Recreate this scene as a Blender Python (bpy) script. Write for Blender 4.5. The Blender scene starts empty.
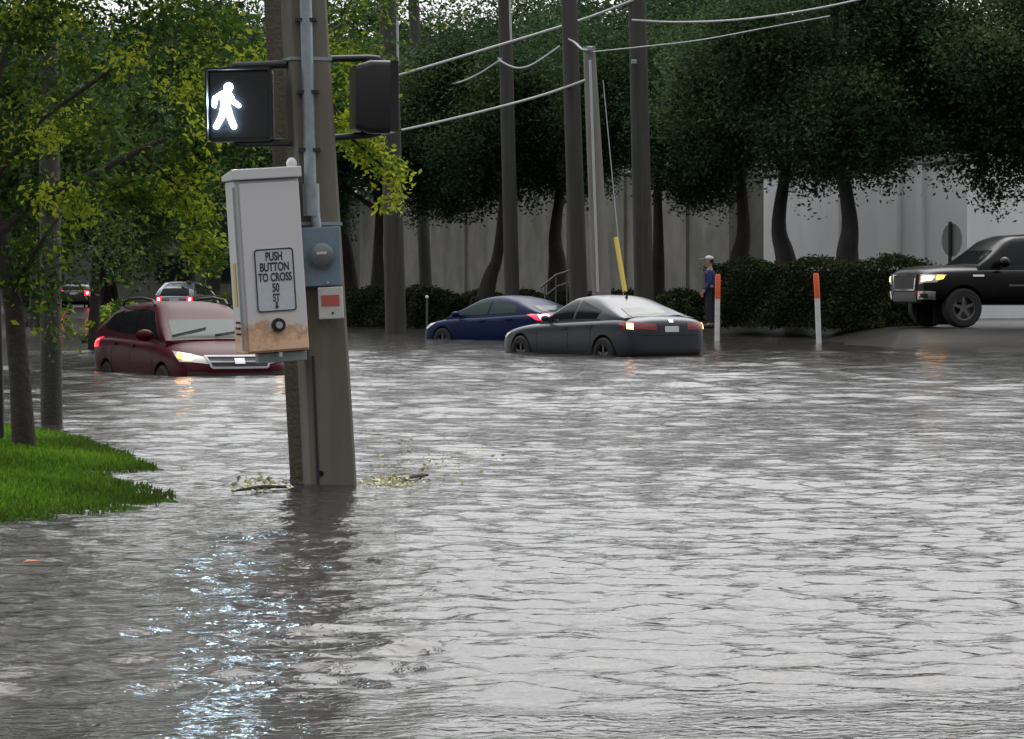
import bpy, bmesh, math, random
import numpy as np
from mathutils import Vector, Matrix
from mathutils.bvhtree import BVHTree

R = math.radians
scn = bpy.context.scene
col = scn.collection
FPX, CX, HY, HCAM = 3000.0, 512.0, 291.0, 1.2     # focal length in px, horizon row, camera height above the water
rnd = random.Random(7)


def P(px, py, d):
    """world point seen at (px, py) at distance d"""
    return Vector(((px - CX) / FPX * d, d, HCAM + (HY - py) / FPX * d))


def W(px, py, z=0.0):
    """point of the water (height z) seen at (px, py)"""
    d = FPX * (HCAM - z) / (py - HY)
    return Vector(((px - CX) / FPX * d, d, z))


# ------------------------------------------------------------------ materials
def newmat(name):
    m = bpy.data.materials.new(name)
    m.use_nodes = True
    nt = m.node_tree
    return m, nt, nt.nodes['Principled BSDF']


def mat(name, colr, rough=0.6, metal=0.0, coat=0.0, spec=0.5, noise=None, bump=None, emit=None, scale2=None):
    """noise=(second colour, scale, contrast) mottles the colour; bump=(scale, strength)"""
    m, nt, b = newmat(name)
    b.inputs['Base Color'].default_value = (*colr, 1)
    b.inputs['Roughness'].default_value = rough
    b.inputs['Metallic'].default_value = metal
    b.inputs['Coat Weight'].default_value = coat
    b.inputs['Coat Roughness'].default_value = 0.06
    b.inputs['Specular IOR Level'].default_value = spec
    tc = nt.nodes.new('ShaderNodeTexCoord')
    if noise:
        c2, sc, lo = noise
        n = nt.nodes.new('ShaderNodeTexNoise')
        n.inputs['Scale'].default_value = sc
        n.inputs['Detail'].default_value = 6
        n.inputs['Roughness'].default_value = 0.65
        src = tc.outputs['Object']
        if scale2:
            mp = nt.nodes.new('ShaderNodeMapping')
            mp.inputs['Scale'].default_value = scale2
            nt.links.new(src, mp.inputs['Vector'])
            src = mp.outputs['Vector']
        nt.links.new(src, n.inputs['Vector'])
        r = nt.nodes.new('ShaderNodeValToRGB')
        r.color_ramp.elements[0].position = 0.5 - lo
        r.color_ramp.elements[1].position = 0.5 + lo
        r.color_ramp.elements[0].color = (*colr, 1)
        r.color_ramp.elements[1].color = (*c2, 1)
        nt.links.new(n.outputs['Fac'], r.inputs['Fac'])
        nt.links.new(r.outputs['Color'], b.inputs['Base Color'])
    if bump:
        n2 = nt.nodes.new('ShaderNodeTexNoise')
        n2.inputs['Scale'].default_value = bump[0]
        n2.inputs['Detail'].default_value = 5
        nt.links.new(tc.outputs['Object'], n2.inputs['Vector'])
        bp = nt.nodes.new('ShaderNodeBump')
        bp.inputs['Strength'].default_value = bump[1]
        bp.inputs['Distance'].default_value = 0.03
        nt.links.new(n2.outputs['Fac'], bp.inputs['Height'])
        nt.links.new(bp.outputs['Normal'], b.inputs['Normal'])
    if emit:
        b.inputs['Emission Color'].default_value = (*emit[0], 1)
        b.inputs['Emission Strength'].default_value = emit[1]
    return m


def leafmat(name, dark, mid, light, transl=0.35, rough=0.7):
    """foliage: each leaf has its own tone (attribute), partly translucent"""
    m, nt, b = newmat(name)
    at = nt.nodes.new('ShaderNodeAttribute')
    at.attribute_name = 'tone'
    r = nt.nodes.new('ShaderNodeValToRGB')
    e = r.color_ramp.elements
    e[0].position, e[0].color = 0.1, (*dark, 1)
    e[1].position, e[1].color = 0.95, (*light, 1)
    k = e.new(0.55)
    k.color = (*mid, 1)
    nt.links.new(at.outputs['Fac'], r.inputs['Fac'])
    nt.links.new(r.outputs['Color'], b.inputs['Base Color'])
    b.inputs['Roughness'].default_value = rough
    b.inputs['Specular IOR Level'].default_value = 0.12
    t = nt.nodes.new('ShaderNodeBsdfTranslucent')
    nt.links.new(r.outputs['Color'], t.inputs['Color'])
    mx = nt.nodes.new('ShaderNodeMixShader')
    mx.inputs['Fac'].default_value = transl
    nt.links.new(b.outputs[0], mx.inputs[1])
    nt.links.new(t.outputs[0], mx.inputs[2])
    nt.links.new(mx.outputs[0], nt.nodes['Material Output'].inputs['Surface'])
    return m


M = {}
M['concrete'] = mat('weathered concrete', (.17, .155, .125), .85, noise=((.10, .092, .072), 5, .2), bump=(90, .10), scale2=(1, 1, .10))
M['timber'] = mat('old pole timber', (.12, .10, .075), .9, noise=((.075, .06, .045), 9, .2), bump=(40, .5), scale2=(1, 1, .06))
M['timber_grey'] = mat('grey pole timber', (.065, .062, .057), .9, noise=((.035, .033, .03), 7, .2), bump=(40, .5), scale2=(1, 1, .08))
M['pale_concrete'] = mat('pale concrete pole', (.22, .215, .20), .85, noise=((.15, .145, .135), 4, .2), scale2=(1, 1, .2))
M['galv'] = mat('galvanised steel', (.22, .27, .29), .45, metal=.55, noise=((.30, .34, .36), 14, .2))
M['black_metal'] = mat('black painted metal', (.012, .012, .014), .45)
M['black_plastic'] = mat('black plastic', (.006, .006, .007), .4)
M['lens_dark'] = mat('dark signal lens', (.01, .01, .012), .15)
M['alu'] = mat('brushed aluminium', (.36, .36, .37), .5, metal=.25)
M['meter'] = mat('blue grey meter paint', (.16, .22, .27), .5, noise=((.12, .17, .21), 12, .2))
M['meter_glass'] = mat('meter glass', (.10, .12, .13), .12, coat=.6)
M['white_plastic'] = mat('white plastic', (.55, .55, .53), .5, noise=((.42, .42, .40), 12, .2))
M['red_label'] = mat('red printed label', (.42, .08, .06), .5)
M['sign_white'] = mat('white sign sheeting', (.52, .56, .62), .45, noise=((.45, .48, .52), 25, .2))
M['ink'] = mat('black sign ink', (.02, .022, .03), .5)
M['yellow'] = mat('yellow plastic', (.55, .42, .06), .5)
M['orange'] = mat('orange red plastic', (.62, .09, .025), .5)
M['post_white'] = mat('white plastic post', (.68, .68, .67), .5, noise=((.5, .5, .49), 6, .2))
M['wall_white'] = mat('white stucco', (.84, .86, .87), .85, noise=((.70, .72, .73), .5, .25), bump=(30, .2), scale2=(1.6, 1.6, .22))
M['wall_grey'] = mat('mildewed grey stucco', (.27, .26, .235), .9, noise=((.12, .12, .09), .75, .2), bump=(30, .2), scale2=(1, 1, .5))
M['wall_dark'] = mat('dark and shaded stucco', (.14, .14, .125), .9, noise=((.09, .09, .08), 1.2, .2))
M['roof_metal'] = mat('roof coping', (.25, .25, .25), .6)
M['bark'] = mat('dark bark', (.055, .045, .038), .95, noise=((.025, .021, .018), 6, .2), bump=(22, .8), scale2=(1, 1, .35))
M['wire'] = mat('pale cable', (.42, .44, .44), .5)
M['rust_steel'] = mat('weathered steel rail', (.08, .08, .085), .6)
M['sign_back'] = mat('grey sign back', (.22, .25, .24), .5, metal=.3)
M['tyre'] = mat('tyre rubber', (.012, .012, .012), .8)
M['rim'] = mat('alloy rim', (.14, .14, .145), .35, metal=.8)
M['glass'] = mat('dark car glass', (.012, .014, .016), .06, spec=.15)
M['glass_pale'] = mat('pale car glass', (.045, .066, .063), .08, spec=.05)
M['chrome'] = mat('chrome', (.75, .75, .78), .12, metal=1)
M['trim'] = mat('black trim', (.014, .014, .015), .55)
M['seam'] = mat('panel gap', (.004, .004, .004), .9)
M['plate'] = mat('licence plate', (.55, .56, .58), .45)
M['plate_ink'] = mat('plate ink', (.03, .10, .06), .5)
M['paint_red'] = mat('dark red car paint', (.050, .003, .008), .42, coat=.05, spec=.08)
M['paint_blue'] = mat('deep blue car paint', (.002, .010, .052), .38, coat=.05, spec=.10)
M['paint_grey'] = mat('slate grey car paint', (.030, .037, .048), .32, metal=.1, coat=.12, spec=.28)
M['paint_black'] = mat('black pickup paint', (.003, .003, .004), .3, coat=.08, spec=.2)
M['paint_silver'] = mat('silver car paint', (.16, .19, .22), .3, metal=.4, coat=1)
M['paint_dark'] = mat('dark far car paint', (.02, .018, .02), .3, coat=1)
M['red_lens'] = mat('red lamp lens', (.20, .008, .012), .15, coat=.5)
M['red_lit'] = mat('lit red lamp', (.4, .01, .02), .2, emit=((1, .008, .03), 2.4))
M['red_lit_soft'] = mat('lit red lamp soft', (.4, .01, .02), .2, emit=((1, .01, .02), 1.1))
M['red_core'] = mat('lit red lamp core', (.6, .2, .2), .2, emit=((1, .34, .34), 3.6))
M['amber_core'] = mat('lit amber bulb', (.6, .4, .2), .2, emit=((1, .42, .16), 2.6))
M['head_lit'] = mat('lit headlamp', (.8, .7, .5), .15, emit=((1, .58, .22), 2.6))
M['head_clear'] = mat('clear headlamp', (.45, .43, .42), .1, coat=1)
M['amber_lit'] = mat('lit amber lamp', (.7, .3, .02), .2, emit=((1, .40, .03), 3.5))
M['walk_led'] = mat('lit white walk symbol', (.8, .9, 1), .3, emit=((.60, .84, 1.0), 40))
M['skin'] = mat('skin', (.30, .19, .14), .6)
M['blue_cloth'] = mat('blue jacket cloth', (.012, .02, .09), .85, noise=((.02, .035, .14), 8, .2))
M['dark_cloth'] = mat('dark trouser cloth', (.015, .016, .028), .9)
M['cap_cloth'] = mat('pale cap cloth', (.45, .45, .43), .9)
M['hair'] = mat('dark hair', (.015, .012, .01), .7)
M['reflector'] = mat('white reflector', (.8, .8, .75), .3)

M['leaf_oak'] = leafmat('dark oak leaves', (.015, .034, .013), (.042, .082, .031), (.105, .155, .058), .38)
M['leaf_far'] = leafmat('far oak leaves', (.020, .042, .022), (.050, .094, .046), (.10, .15, .072), .38)
M['leaf_near'] = leafmat('yellow green leaves', (.020, .044, .010), (.068, .145, .017), (.42, .47, .035), .42)
M['leaf_mid'] = leafmat('mid green leaves', (.022, .045, .014), (.055, .10, .024), (.16, .21, .04), .4)
M['leaf_hedge'] = leafmat('clipped hedge leaves', (.012, .018, .008), (.024, .036, .012), (.045, .06, .02), .2)
M['leaf_yellow'] = leafmat('yellow flowers', (.05, .06, .02), (.30, .22, .03), (.60, .48, .10), .3)
M['blade'] = leafmat('grass blades', (.05, .085, .012), (.085, .20, .014), (.19, .33, .03), .4)
M['glint_pale'] = leafmat('pale glint flecks', (.30, .28, .12), (.62, .58, .30), (.85, .82, .58), .1)  # bright glints on the water put into a pale colour
M['soil'] = mat('mossy soil', (.02, .06, .006), .95, spec=.03, noise=((.025, .06, .010), 8, .2))
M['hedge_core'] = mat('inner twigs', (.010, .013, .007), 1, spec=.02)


# ------------------------------------------------------------------ mesh helpers
def finish(o, label=None, cat=None, group=None, kind=None):
    if label:
        o['label'] = label
    if cat:
        o['category'] = cat
    if group:
        o['group'] = group
    if kind:
        o['kind'] = kind
    return o


def thing(name, label, cat, loc=(0, 0, 0), rot=(0, 0, 0), group=None):
    o = bpy.data.objects.new(name, None)
    col.objects.link(o)
    o.empty_display_size = .2
    o.location = loc
    o.rotation_euler = rot
    return finish(o, label, cat, group)


def link(name, me, m, parent=None):
    o = bpy.data.objects.new(name, me)
    col.objects.link(o)
    if m is not None and not me.materials:
        me.materials.append(m)
    if parent is not None:
        o.parent = parent
    return o


class MB:
    def __init__(s):
        s.v, s.f = [], []

    def add(s, vs, fs):
        k = len(s.v)
        s.v += [tuple(v) for v in vs]
        s.f += [tuple(k + i for i in f) for f in fs]
        return s

    def box(s, c, size, rot=None):
        hx, hy, hz = [q / 2 for q in size]
        vs = [Vector((x, y, z)) for z in (-hz, hz) for y in (-hy, hy) for x in (-hx, hx)]
        if rot is not None:
            vs = [rot @ v for v in vs]
        vs = [v + Vector(c) for v in vs]
        return s.add(vs, [(0, 2, 3, 1), (4, 5, 7, 6), (0, 1, 5, 4), (2, 6, 7, 3), (0, 4, 6, 2), (1, 3, 7, 5)])

    def tube(s, pts, rad, n=10, caps=True):
        pts = [Vector(p) for p in pts]
        if not isinstance(rad, (list, tuple)):
            rad = [rad] * len(pts)
        up = None
        rings = []
        for i, p in enumerate(pts):
            a = pts[max(i - 1, 0)]
            b = pts[min(i + 1, len(pts) - 1)]
            t = (b - a).normalized()
            if up is None:
                up = Vector((0, 0, 1)) if abs(t.z) < .9 else Vector((1, 0, 0))
            x = up.cross(t)
            if x.length < 1e-4:
                x = Vector((0, 1, 0)).cross(t)
            x.normalize()
            y = t.cross(x).normalized()
            up = y
            rings.append([p + rad[i] * (math.cos(2 * math.pi * k / n) * x + math.sin(2 * math.pi * k / n) * y) for k in range(n)])
        vs = [v for r in rings for v in r]
        fs = []
        for i in range(len(rings) - 1):
            for k in range(n):
                a, b = i * n + k, i * n + (k + 1) % n
                fs.append((a, b, b + n, a + n))
        if caps:
            fs.append(tuple(range(n))[::-1])
            fs.append(tuple((len(rings) - 1) * n + k for k in range(n)))
        return s.add(vs, fs)

    def prism(s, poly, depth, tf=None):
        """poly: (x, z) outline, extruded along +y by depth, then transformed"""
        n = len(poly)
        vs = [Vector((x, 0, z)) for x, z in poly] + [Vector((x, depth, z)) for x, z in poly]
        if tf is not None:
            vs = [tf @ v for v in vs]
        fs = [tuple(range(n)), tuple(range(n, 2 * n))[::-1]]
        for i in range(n):
            j = (i + 1) % n
            fs.append((i, i + n, j + n, j))
        return s.add(vs, fs)

    def sphere(s, c, r, nu=12, nv=8):
        c = Vector(c)
        if not isinstance(r, (tuple, list)):
            r = (r, r, r)
        vs = [c + Vector((0, 0, r[2]))]
        for i in range(1, nv):
            th = math.pi * i / nv
            for k in range(nu):
                ph = 2 * math.pi * k / nu
                vs.append(c + Vector((r[0] * math.sin(th) * math.cos(ph), r[1] * math.sin(th) * math.sin(ph), r[2] * math.cos(th))))
        vs.append(c - Vector((0, 0, r[2])))
        fs = [(0, 1 + k, 1 + (k + 1) % nu) for k in range(nu)]
        for i in range(nv - 2):
            for k in range(nu):
                a, b = 1 + i * nu + k, 1 + i * nu + (k + 1) % nu
                fs.append((a, a + nu, b + nu, b))
        e = len(vs) - 1
        o = 1 + (nv - 2) * nu
        fs += [(e, o + (k + 1) % nu, o + k) for k in range(nu)]
        return s.add(vs, fs)

    def mesh(s, name, smooth=False):
        me = bpy.data.meshes.new(name)
        me.from_pydata(s.v, [], s.f)
        me.validate()
        bm = bmesh.new()
        bm.from_mesh(me)
        bmesh.ops.recalc_face_normals(bm, faces=bm.faces)
        bm.to_mesh(me)
        bm.free()
        if smooth:
            me.polygons.foreach_set('use_smooth', [True] * len(me.polygons))
            if smooth != 'all':
                me.set_sharp_from_angle(angle=R(38))
        return me

    def build(s, name, m, parent=None, smooth=False, bevel=0.0):
        me = s.mesh(name, smooth)
        o = link(name, me, m, parent)
        if bevel:
            b = o.modifiers.new('bevel', 'BEVEL')
            b.width = bevel
            b.segments = 2
            b.limit_method = 'ANGLE'
            b.angle_limit = R(40)
        return o


def copy_tree(o, parent=None):
    c = o.copy()
    col.objects.link(c)
    if parent is not None:
        c.parent = parent
    for ch in o.children:
        copy_tree(ch, c)
    return c


def leaf_mesh(name, pts, size, rng, tone=None, aspect=.5, droop=0.0, axis=None, mult=None):
    """N small folded leaves, one four-cornered blade each"""
    pts = np.asarray(pts, dtype=np.float64)
    n = len(pts)
    if axis is None:
        a = rng.normal(size=(n, 3))
        a[:, 2] = a[:, 2] * .7 - droop
    else:
        a = axis + rng.normal(size=(n, 3)) * .25
    a /= np.linalg.norm(a, axis=1)[:, None]
    b = rng.normal(size=(n, 3))
    b -= (b * a).sum(1)[:, None] * a
    b /= np.linalg.norm(b, axis=1)[:, None]
    c = np.cross(a, b)
    L = size * rng.uniform(.6, 1.35, n)[:, None]
    if mult is not None:
        L = L * mult[:, None]
    w = L * aspect * .5
    v = np.empty((n, 4, 3))
    v[:, 0] = pts
    v[:, 1] = pts + a * L * .45 + b * w + c * w * .35
    v[:, 2] = pts + a * L
    v[:, 3] = pts + a * L * .45 - b * w + c * w * .35
    me = bpy.data.meshes.new(name)
    me.vertices.add(n * 4)
    me.vertices.foreach_set('co', v.reshape(-1))
    me.loops.add(n * 4)
    me.loops.foreach_set('vertex_index', np.arange(n * 4, dtype=np.int32))
    me.polygons.add(n)
    me.polygons.foreach_set('loop_start', np.arange(0, n * 4, 4, dtype=np.int32))
    me.polygons.foreach_set('loop_total', np.full(n, 4, dtype=np.int32))
    me.update(calc_edges=True)
    at = me.attributes.new('tone', 'FLOAT', 'FACE')
    if tone is None:
        tone = rng.uniform(0, 1, n)
    at.data.foreach_set('value', np.clip(tone, 0, 1).astype(np.float32))
    return me


# ------------------------------------------------------------------ camera, light, sky
cam = bpy.data.cameras.new('camera')
camo = bpy.data.objects.new('camera', cam)
col.objects.link(camo)
camo.location = (0, 0, HCAM)
camo.rotation_euler = (R(90), 0, 0)
cam.sensor_width = 36
cam.lens = 36 * FPX / 1024
cam.shift_y = -(369.5 - HY) / 1024
cam.clip_end = 5000
cam.clip_start = .1
scn.camera = camo

SUN_EL, SUN_AZ = 58, 8              # high, behind the cloud beyond the trees
world = bpy.data.worlds.new('World')
scn.world = world
world.use_nodes = True
wn = world.node_tree
sky = wn.nodes.new('ShaderNodeTexSky')
sky.sky_type = 'NISHITA'
sky.sun_disc = False
sky.sun_elevation = R(SUN_EL)
sky.sun_rotation = R(SUN_AZ)
sky.air_density = 1.0
sky.dust_density = .8
hs = wn.nodes.new('ShaderNodeHueSaturation')       # cloud cover takes most of the blue out
hs.inputs['Saturation'].default_value = .10
wn.links.new(sky.outputs[0], hs.inputs['Color'])
tcw = wn.nodes.new('ShaderNodeTexCoord')            # overcast: the cloud is brightest overhead, dim near the horizon
sxw = wn.nodes.new('ShaderNodeSeparateXYZ')
wn.links.new(tcw.outputs['Generated'], sxw.inputs[0])
mrw = wn.nodes.new('ShaderNodeMapRange')
mrw.inputs['From Min'].default_value = 0
mrw.interpolation_type = 'SMOOTHSTEP'
mrw.inputs['From Max'].default_value = .9
mrw.inputs['To Min'].default_value = .72
mrw.inputs['To Max'].default_value = 2.75
wn.links.new(sxw.outputs['Z'], mrw.inputs['Value'])
vmw = wn.nodes.new('ShaderNodeVectorMath')
vmw.operation = 'SCALE'
tint = wn.nodes.new('ShaderNodeVectorMath')
tint.operation = 'MULTIPLY'
tint.inputs[1].default_value = (1.01, 1.0, .985)
wn.links.new(hs.outputs[0], tint.inputs[0])
wn.links.new(tint.outputs[0], vmw.inputs[0])
mry = wn.nodes.new('ShaderNodeMapRange')           # sky dimmed behind the viewer, added to darken camera-facing sides
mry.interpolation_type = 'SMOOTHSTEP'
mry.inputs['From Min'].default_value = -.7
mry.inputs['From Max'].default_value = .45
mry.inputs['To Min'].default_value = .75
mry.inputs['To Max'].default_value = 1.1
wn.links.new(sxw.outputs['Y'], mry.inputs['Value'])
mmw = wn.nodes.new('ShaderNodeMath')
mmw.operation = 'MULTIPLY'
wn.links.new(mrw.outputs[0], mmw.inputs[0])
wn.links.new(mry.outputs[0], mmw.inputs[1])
lz = wn.nodes.new('ShaderNodeMapRange')            # added low dimming there stands in for an unseen treeline
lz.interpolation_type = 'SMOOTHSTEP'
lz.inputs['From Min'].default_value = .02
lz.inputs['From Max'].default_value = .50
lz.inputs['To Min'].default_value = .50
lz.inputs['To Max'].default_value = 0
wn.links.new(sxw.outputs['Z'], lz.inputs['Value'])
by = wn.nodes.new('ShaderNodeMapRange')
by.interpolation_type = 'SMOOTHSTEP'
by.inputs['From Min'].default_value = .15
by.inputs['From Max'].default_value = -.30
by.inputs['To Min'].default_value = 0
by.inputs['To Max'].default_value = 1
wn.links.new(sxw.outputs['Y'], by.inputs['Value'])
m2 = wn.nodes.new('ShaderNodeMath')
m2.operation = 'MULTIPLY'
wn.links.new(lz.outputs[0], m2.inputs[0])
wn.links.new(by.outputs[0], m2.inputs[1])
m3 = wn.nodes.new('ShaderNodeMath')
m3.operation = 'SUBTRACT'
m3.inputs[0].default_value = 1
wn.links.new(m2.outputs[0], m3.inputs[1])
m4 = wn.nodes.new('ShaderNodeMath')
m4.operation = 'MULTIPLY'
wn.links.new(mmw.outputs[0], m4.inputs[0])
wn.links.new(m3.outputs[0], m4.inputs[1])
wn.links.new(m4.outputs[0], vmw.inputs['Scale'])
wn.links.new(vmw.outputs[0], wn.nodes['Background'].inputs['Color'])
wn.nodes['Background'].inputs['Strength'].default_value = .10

sl = bpy.data.lights.new('sun', 'SUN')
sl.energy = .6
sl.angle = R(60)
sl.color = (1, .96, .90)
so = bpy.data.objects.new('sun', sl)
col.objects.link(so)
sd = Vector((math.sin(R(SUN_AZ)) * math.cos(R(SUN_EL)), math.cos(R(SUN_AZ)) * math.cos(R(SUN_EL)), math.sin(R(SUN_EL))))
so.rotation_euler = sd.to_track_quat('Z', 'Y').to_euler()

vs = scn.view_settings
vs.view_transform = 'Standard'
vs.look = 'None'
vs.exposure = 1.0
vs.gamma = 1
vs.use_curve_mapping = False
scn.cycles.use_denoising = True
scn.cycles.max_bounces = 6
scn.cycles.diffuse_bounces = 2
scn.cycles.glossy_bounces = 3
scn.cycles.transmission_bounces = 2
scn.cycles.transparent_max_bounces = 4
scn.cycles.sample_clamp_indirect = 8

# ------------------------------------------------------------------ ground
U = Vector((-math.sin(R(24)), math.cos(R(24)), 0))      # direction of the street, away and to the left
NQ = Vector((math.cos(R(24)), math.sin(R(24)), 0))      # from the street towards the far side
B0 = Vector((4.4, 70, 0))


def qd(x, y):
    return (x - B0.x) * NQ.x + (y - B0.y) * NQ.y


def smooth(a, b, t):
    t = np.clip((t - a) / (b - a), 0, 1)
    return t * t * (3 - 2 * t)


def ground_z(x, y):
    q = qd(np.asarray(x, float), np.asarray(y, float))
    z = -.55 + .55 * smooth(-3, 4.2, q) + .36 * smooth(4.2, 9, q)
    ya = np.asarray(y, float)
    xa = np.asarray(x, float)
    ramp = .38 * smooth(64.4, 67.2, ya) * smooth(7.4, 9.2, xa) * (1 - smooth(80, 86, ya))      # raised driveway apron
    z = np.maximum(z, ramp - .02)
    z = z + .75 * smooth(120, 170, np.asarray(y, float)) * (1 - smooth(-6, 0, q))   # street climbs out of the water far off
    return z


def grid_mesh(name, xs, ys, zf):
    X, Y = np.meshgrid(xs, ys)
    Z = zf(X, Y)
    nx, ny = len(xs), len(ys)
    v = np.stack([X, Y, Z], -1).reshape(-1, 3)
    idx = np.arange(nx * ny).reshape(ny, nx)
    f = np.stack([idx[:-1, :-1], idx[:-1, 1:], idx[1:, 1:], idx[1:, :-1]], -1).reshape(-1, 4)
    me = bpy.data.meshes.new(name)
    me.vertices.add(len(v))
    me.vertices.foreach_set('co', v.reshape(-1))
    me.loops.add(f.size)
    me.loops.foreach_set('vertex_index', f.reshape(-1).astype(np.int32))
    me.polygons.add(len(f))
    me.polygons.foreach_set('loop_start', np.arange(0, f.size, 4, dtype=np.int32))
    me.polygons.foreach_set('loop_total', np.full(len(f), 4, dtype=np.int32))
    me.update(calc_edges=True)
    me.polygons.foreach_set('use_smooth', np.ones(len(f), dtype=bool))
    return me


M['ground'] = mat('wet asphalt and soil', (.012, .012, .011), .3, spec=.14, noise=((.026, .024, .022), .8, .2), bump=(4, .25))
gx = np.concatenate([np.linspace(-900, -60, 15)[:-1], np.linspace(-60, 60, 241), np.linspace(60, 900, 15)[1:]])
gy = np.concatenate([np.linspace(-200, 0, 6)[:-1], np.linspace(0, 200, 401), np.linspace(200, 1800, 20)[1:]])
g = link('ground', grid_mesh('ground', gx, gy, ground_z), M['ground'])
finish(g, 'wet dark street and verge under and beyond the flood water', kind='structure')

# ------------------------------------------------------------------ water: real waves plus fine ripples
rngw = np.random.default_rng(11)


def axis(dense0, dense1, step, lo, hi, gr):
    a = list(np.arange(dense0, dense1 + 1e-6, step))
    s = step
    while a[-1] < hi:
        s *= gr
        a.append(a[-1] + s)
    s = step
    while a[0] > lo:
        s *= gr
        a.insert(0, a[0] - s)
    return np.array(a)


wx = axis(-2.6, 2.6, .04, -130, 130, 1.02)
yy = [9.0]
while yy[-1] < 60:
    yy.append(yy[-1] + max(.03, yy[-1] * .0028))
while yy[-1] < 240:
    yy.append(yy[-1] * 1.006)
back = [9.0]
s = .05
while back[0] > -40:
    s *= 1.12
    back.insert(0, back[0] - s)
wy = np.array(back[:-1] + yy)

NW = 84
lam = np.exp(rngw.uniform(np.log(.11), np.log(.62), NW))
ang = rngw.normal(R(80), R(38), NW)            # run mostly along the view, crests across it
phs = rngw.uniform(0, 2 * np.pi, NW)
slope = .035 * np.exp(-.5 * (np.log(lam / .20) / .70) ** 2)
amp = slope * lam / (2 * np.pi)
lam2 = np.exp(rngw.uniform(np.log(.7), np.log(4), 24))
ang2 = rngw.normal(R(84), R(50), 24)
ph2 = rngw.uniform(0, 2 * np.pi, 24)
lam3 = np.exp(rngw.uniform(np.log(.5), np.log(1.5), 34))
ang3 = rngw.normal(R(82), R(40), 34)
ph3 = rngw.uniform(0, 2 * np.pi, 34)
amp2 = .003 * lam2 / (2 * np.pi)


def waves(X, Y):
    dx = np.gradient(wx)[None, :]
    dy = np.gradient(wy)[:, None]
    Z = np.zeros_like(X)
    # broad patches of calmer and rougher water
    pat = .5 + .5 * np.sin(X * .55 + 1.3 * np.sin(Y * .11) + .7) * np.sin(Y * .19 + 1.1 * np.sin(X * .34 + 2))
    pat2 = .5 + .5 * np.sin(X * 1.7 + Y * .5 + 2 * np.sin(Y * .43)) * np.sin(Y * .77 - X * .6 + 1.5 * np.sin(X * .9))
    gain = .55 + .45 * pat + .35 * pat2
    for l, a, p, A in zip(lam, ang, phs, amp):
        kx, ky = math.cos(a), math.sin(a)
        step = np.abs(kx) * dx + np.abs(ky) * dy
        fade = np.clip((l / step - 2.2) / 2.5, 0, 1)
        ph = 2 * np.pi / l * (kx * X + ky * Y) + p + .6 * np.sin(X * 1.1 + Y * .37 + p * 3)
        sn = np.sin(ph)
        Z += A * fade * (sn + .25 * np.cos(2 * ph)) * gain
    for l, a, p, A in zip(lam2, ang2, ph2, amp2):
        Z += A * np.sin(2 * np.pi / l * (math.cos(a) * X + math.sin(a) * Y) + p + .9 * np.sin(X * .7 + Y * .21 + 5 * p)) * np.clip((l / (np.abs(math.cos(a)) * dx + np.abs(math.sin(a)) * dy) - 2.2) / 2.5, 0, 1) * np.clip(1 - np.abs(X) / 60, 0, 1)
    chop = smooth(20, 36, Y) * (.6 + .6 * pat)
    for l, a, p in zip(lam3, ang3, ph3):
        kx, ky = math.cos(a), math.sin(a)
        fade = np.clip((l / (np.abs(kx) * dx + np.abs(ky) * dy) - 2.2) / 2.5, 0, 1)
        Z += .021 * l / (2 * np.pi) * fade * chop * np.sin(2 * np.pi / l * (kx * X + ky * Y) + p + .8 * np.sin(X * .9 + Y * .3 + 4 * p))
    # rings and turbulence where the current parts round the pole
    pb = W(325, 485)
    for (px_, py_, A_) in ((pb.x, pb.y, .0045), (pb.x - .25, pb.y + .25, .003)):
        r_ = np.hypot(X - px_, Y - py_)
        Z += A_ * np.sin(2 * np.pi * r_ / .17) * np.exp(-np.maximum(r_ - .2, 0) / .5) * (r_ < 4)
    return Z


m, nt, b = newmat('murky flood water')
b.inputs['Base Color'].default_value = (.036, .033, .031, 1)
b.inputs['Roughness'].default_value = .10
b.inputs['IOR'].default_value = 1.33
b.inputs['Specular IOR Level'].default_value = .5
geo = nt.nodes.new('ShaderNodeNewGeometry')
mp = nt.nodes.new('ShaderNodeMapping')
mp.inputs['Scale'].default_value = (1.0, 1.6, 1.0)
nt.links.new(geo.outputs['Position'], mp.inputs['Vector'])
n1 = nt.nodes.new('ShaderNodeTexNoise')
n1.inputs['Scale'].default_value = 11
n1.inputs['Detail'].default_value = 3
n1.inputs['Distortion'].default_value = .6
nt.links.new(mp.outputs[0], n1.inputs['Vector'])
bp = nt.nodes.new('ShaderNodeBump')
bp.inputs['Strength'].default_value = .8
bp.inputs['Distance'].default_value = .011
nt.links.new(n1.outputs['Fac'], bp.inputs['Height'])
nt.links.new(bp.outputs[0], b.inputs['Normal'])
M['water'] = m
w = link('water', grid_mesh('water', wx, wy, waves), m)
finish(w, 'grey brown rippled flood water covering the street', kind='structure')

# ------------------------------------------------------------------ grass verge on the left
outline = [(-260, 425), (-60, 421), (0, 424), (40, 431), (64, 434), (100, 448), (130, 457), (157, 468), (126, 472), (104, 476),
           (112, 484), (142, 488), (168, 493), (152, 504), (100, 512), (52, 519), (0, 525), (-80, 531), (-300, 520)]
poly = np.array([W(px, py)[:2] for px, py in outline])


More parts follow.
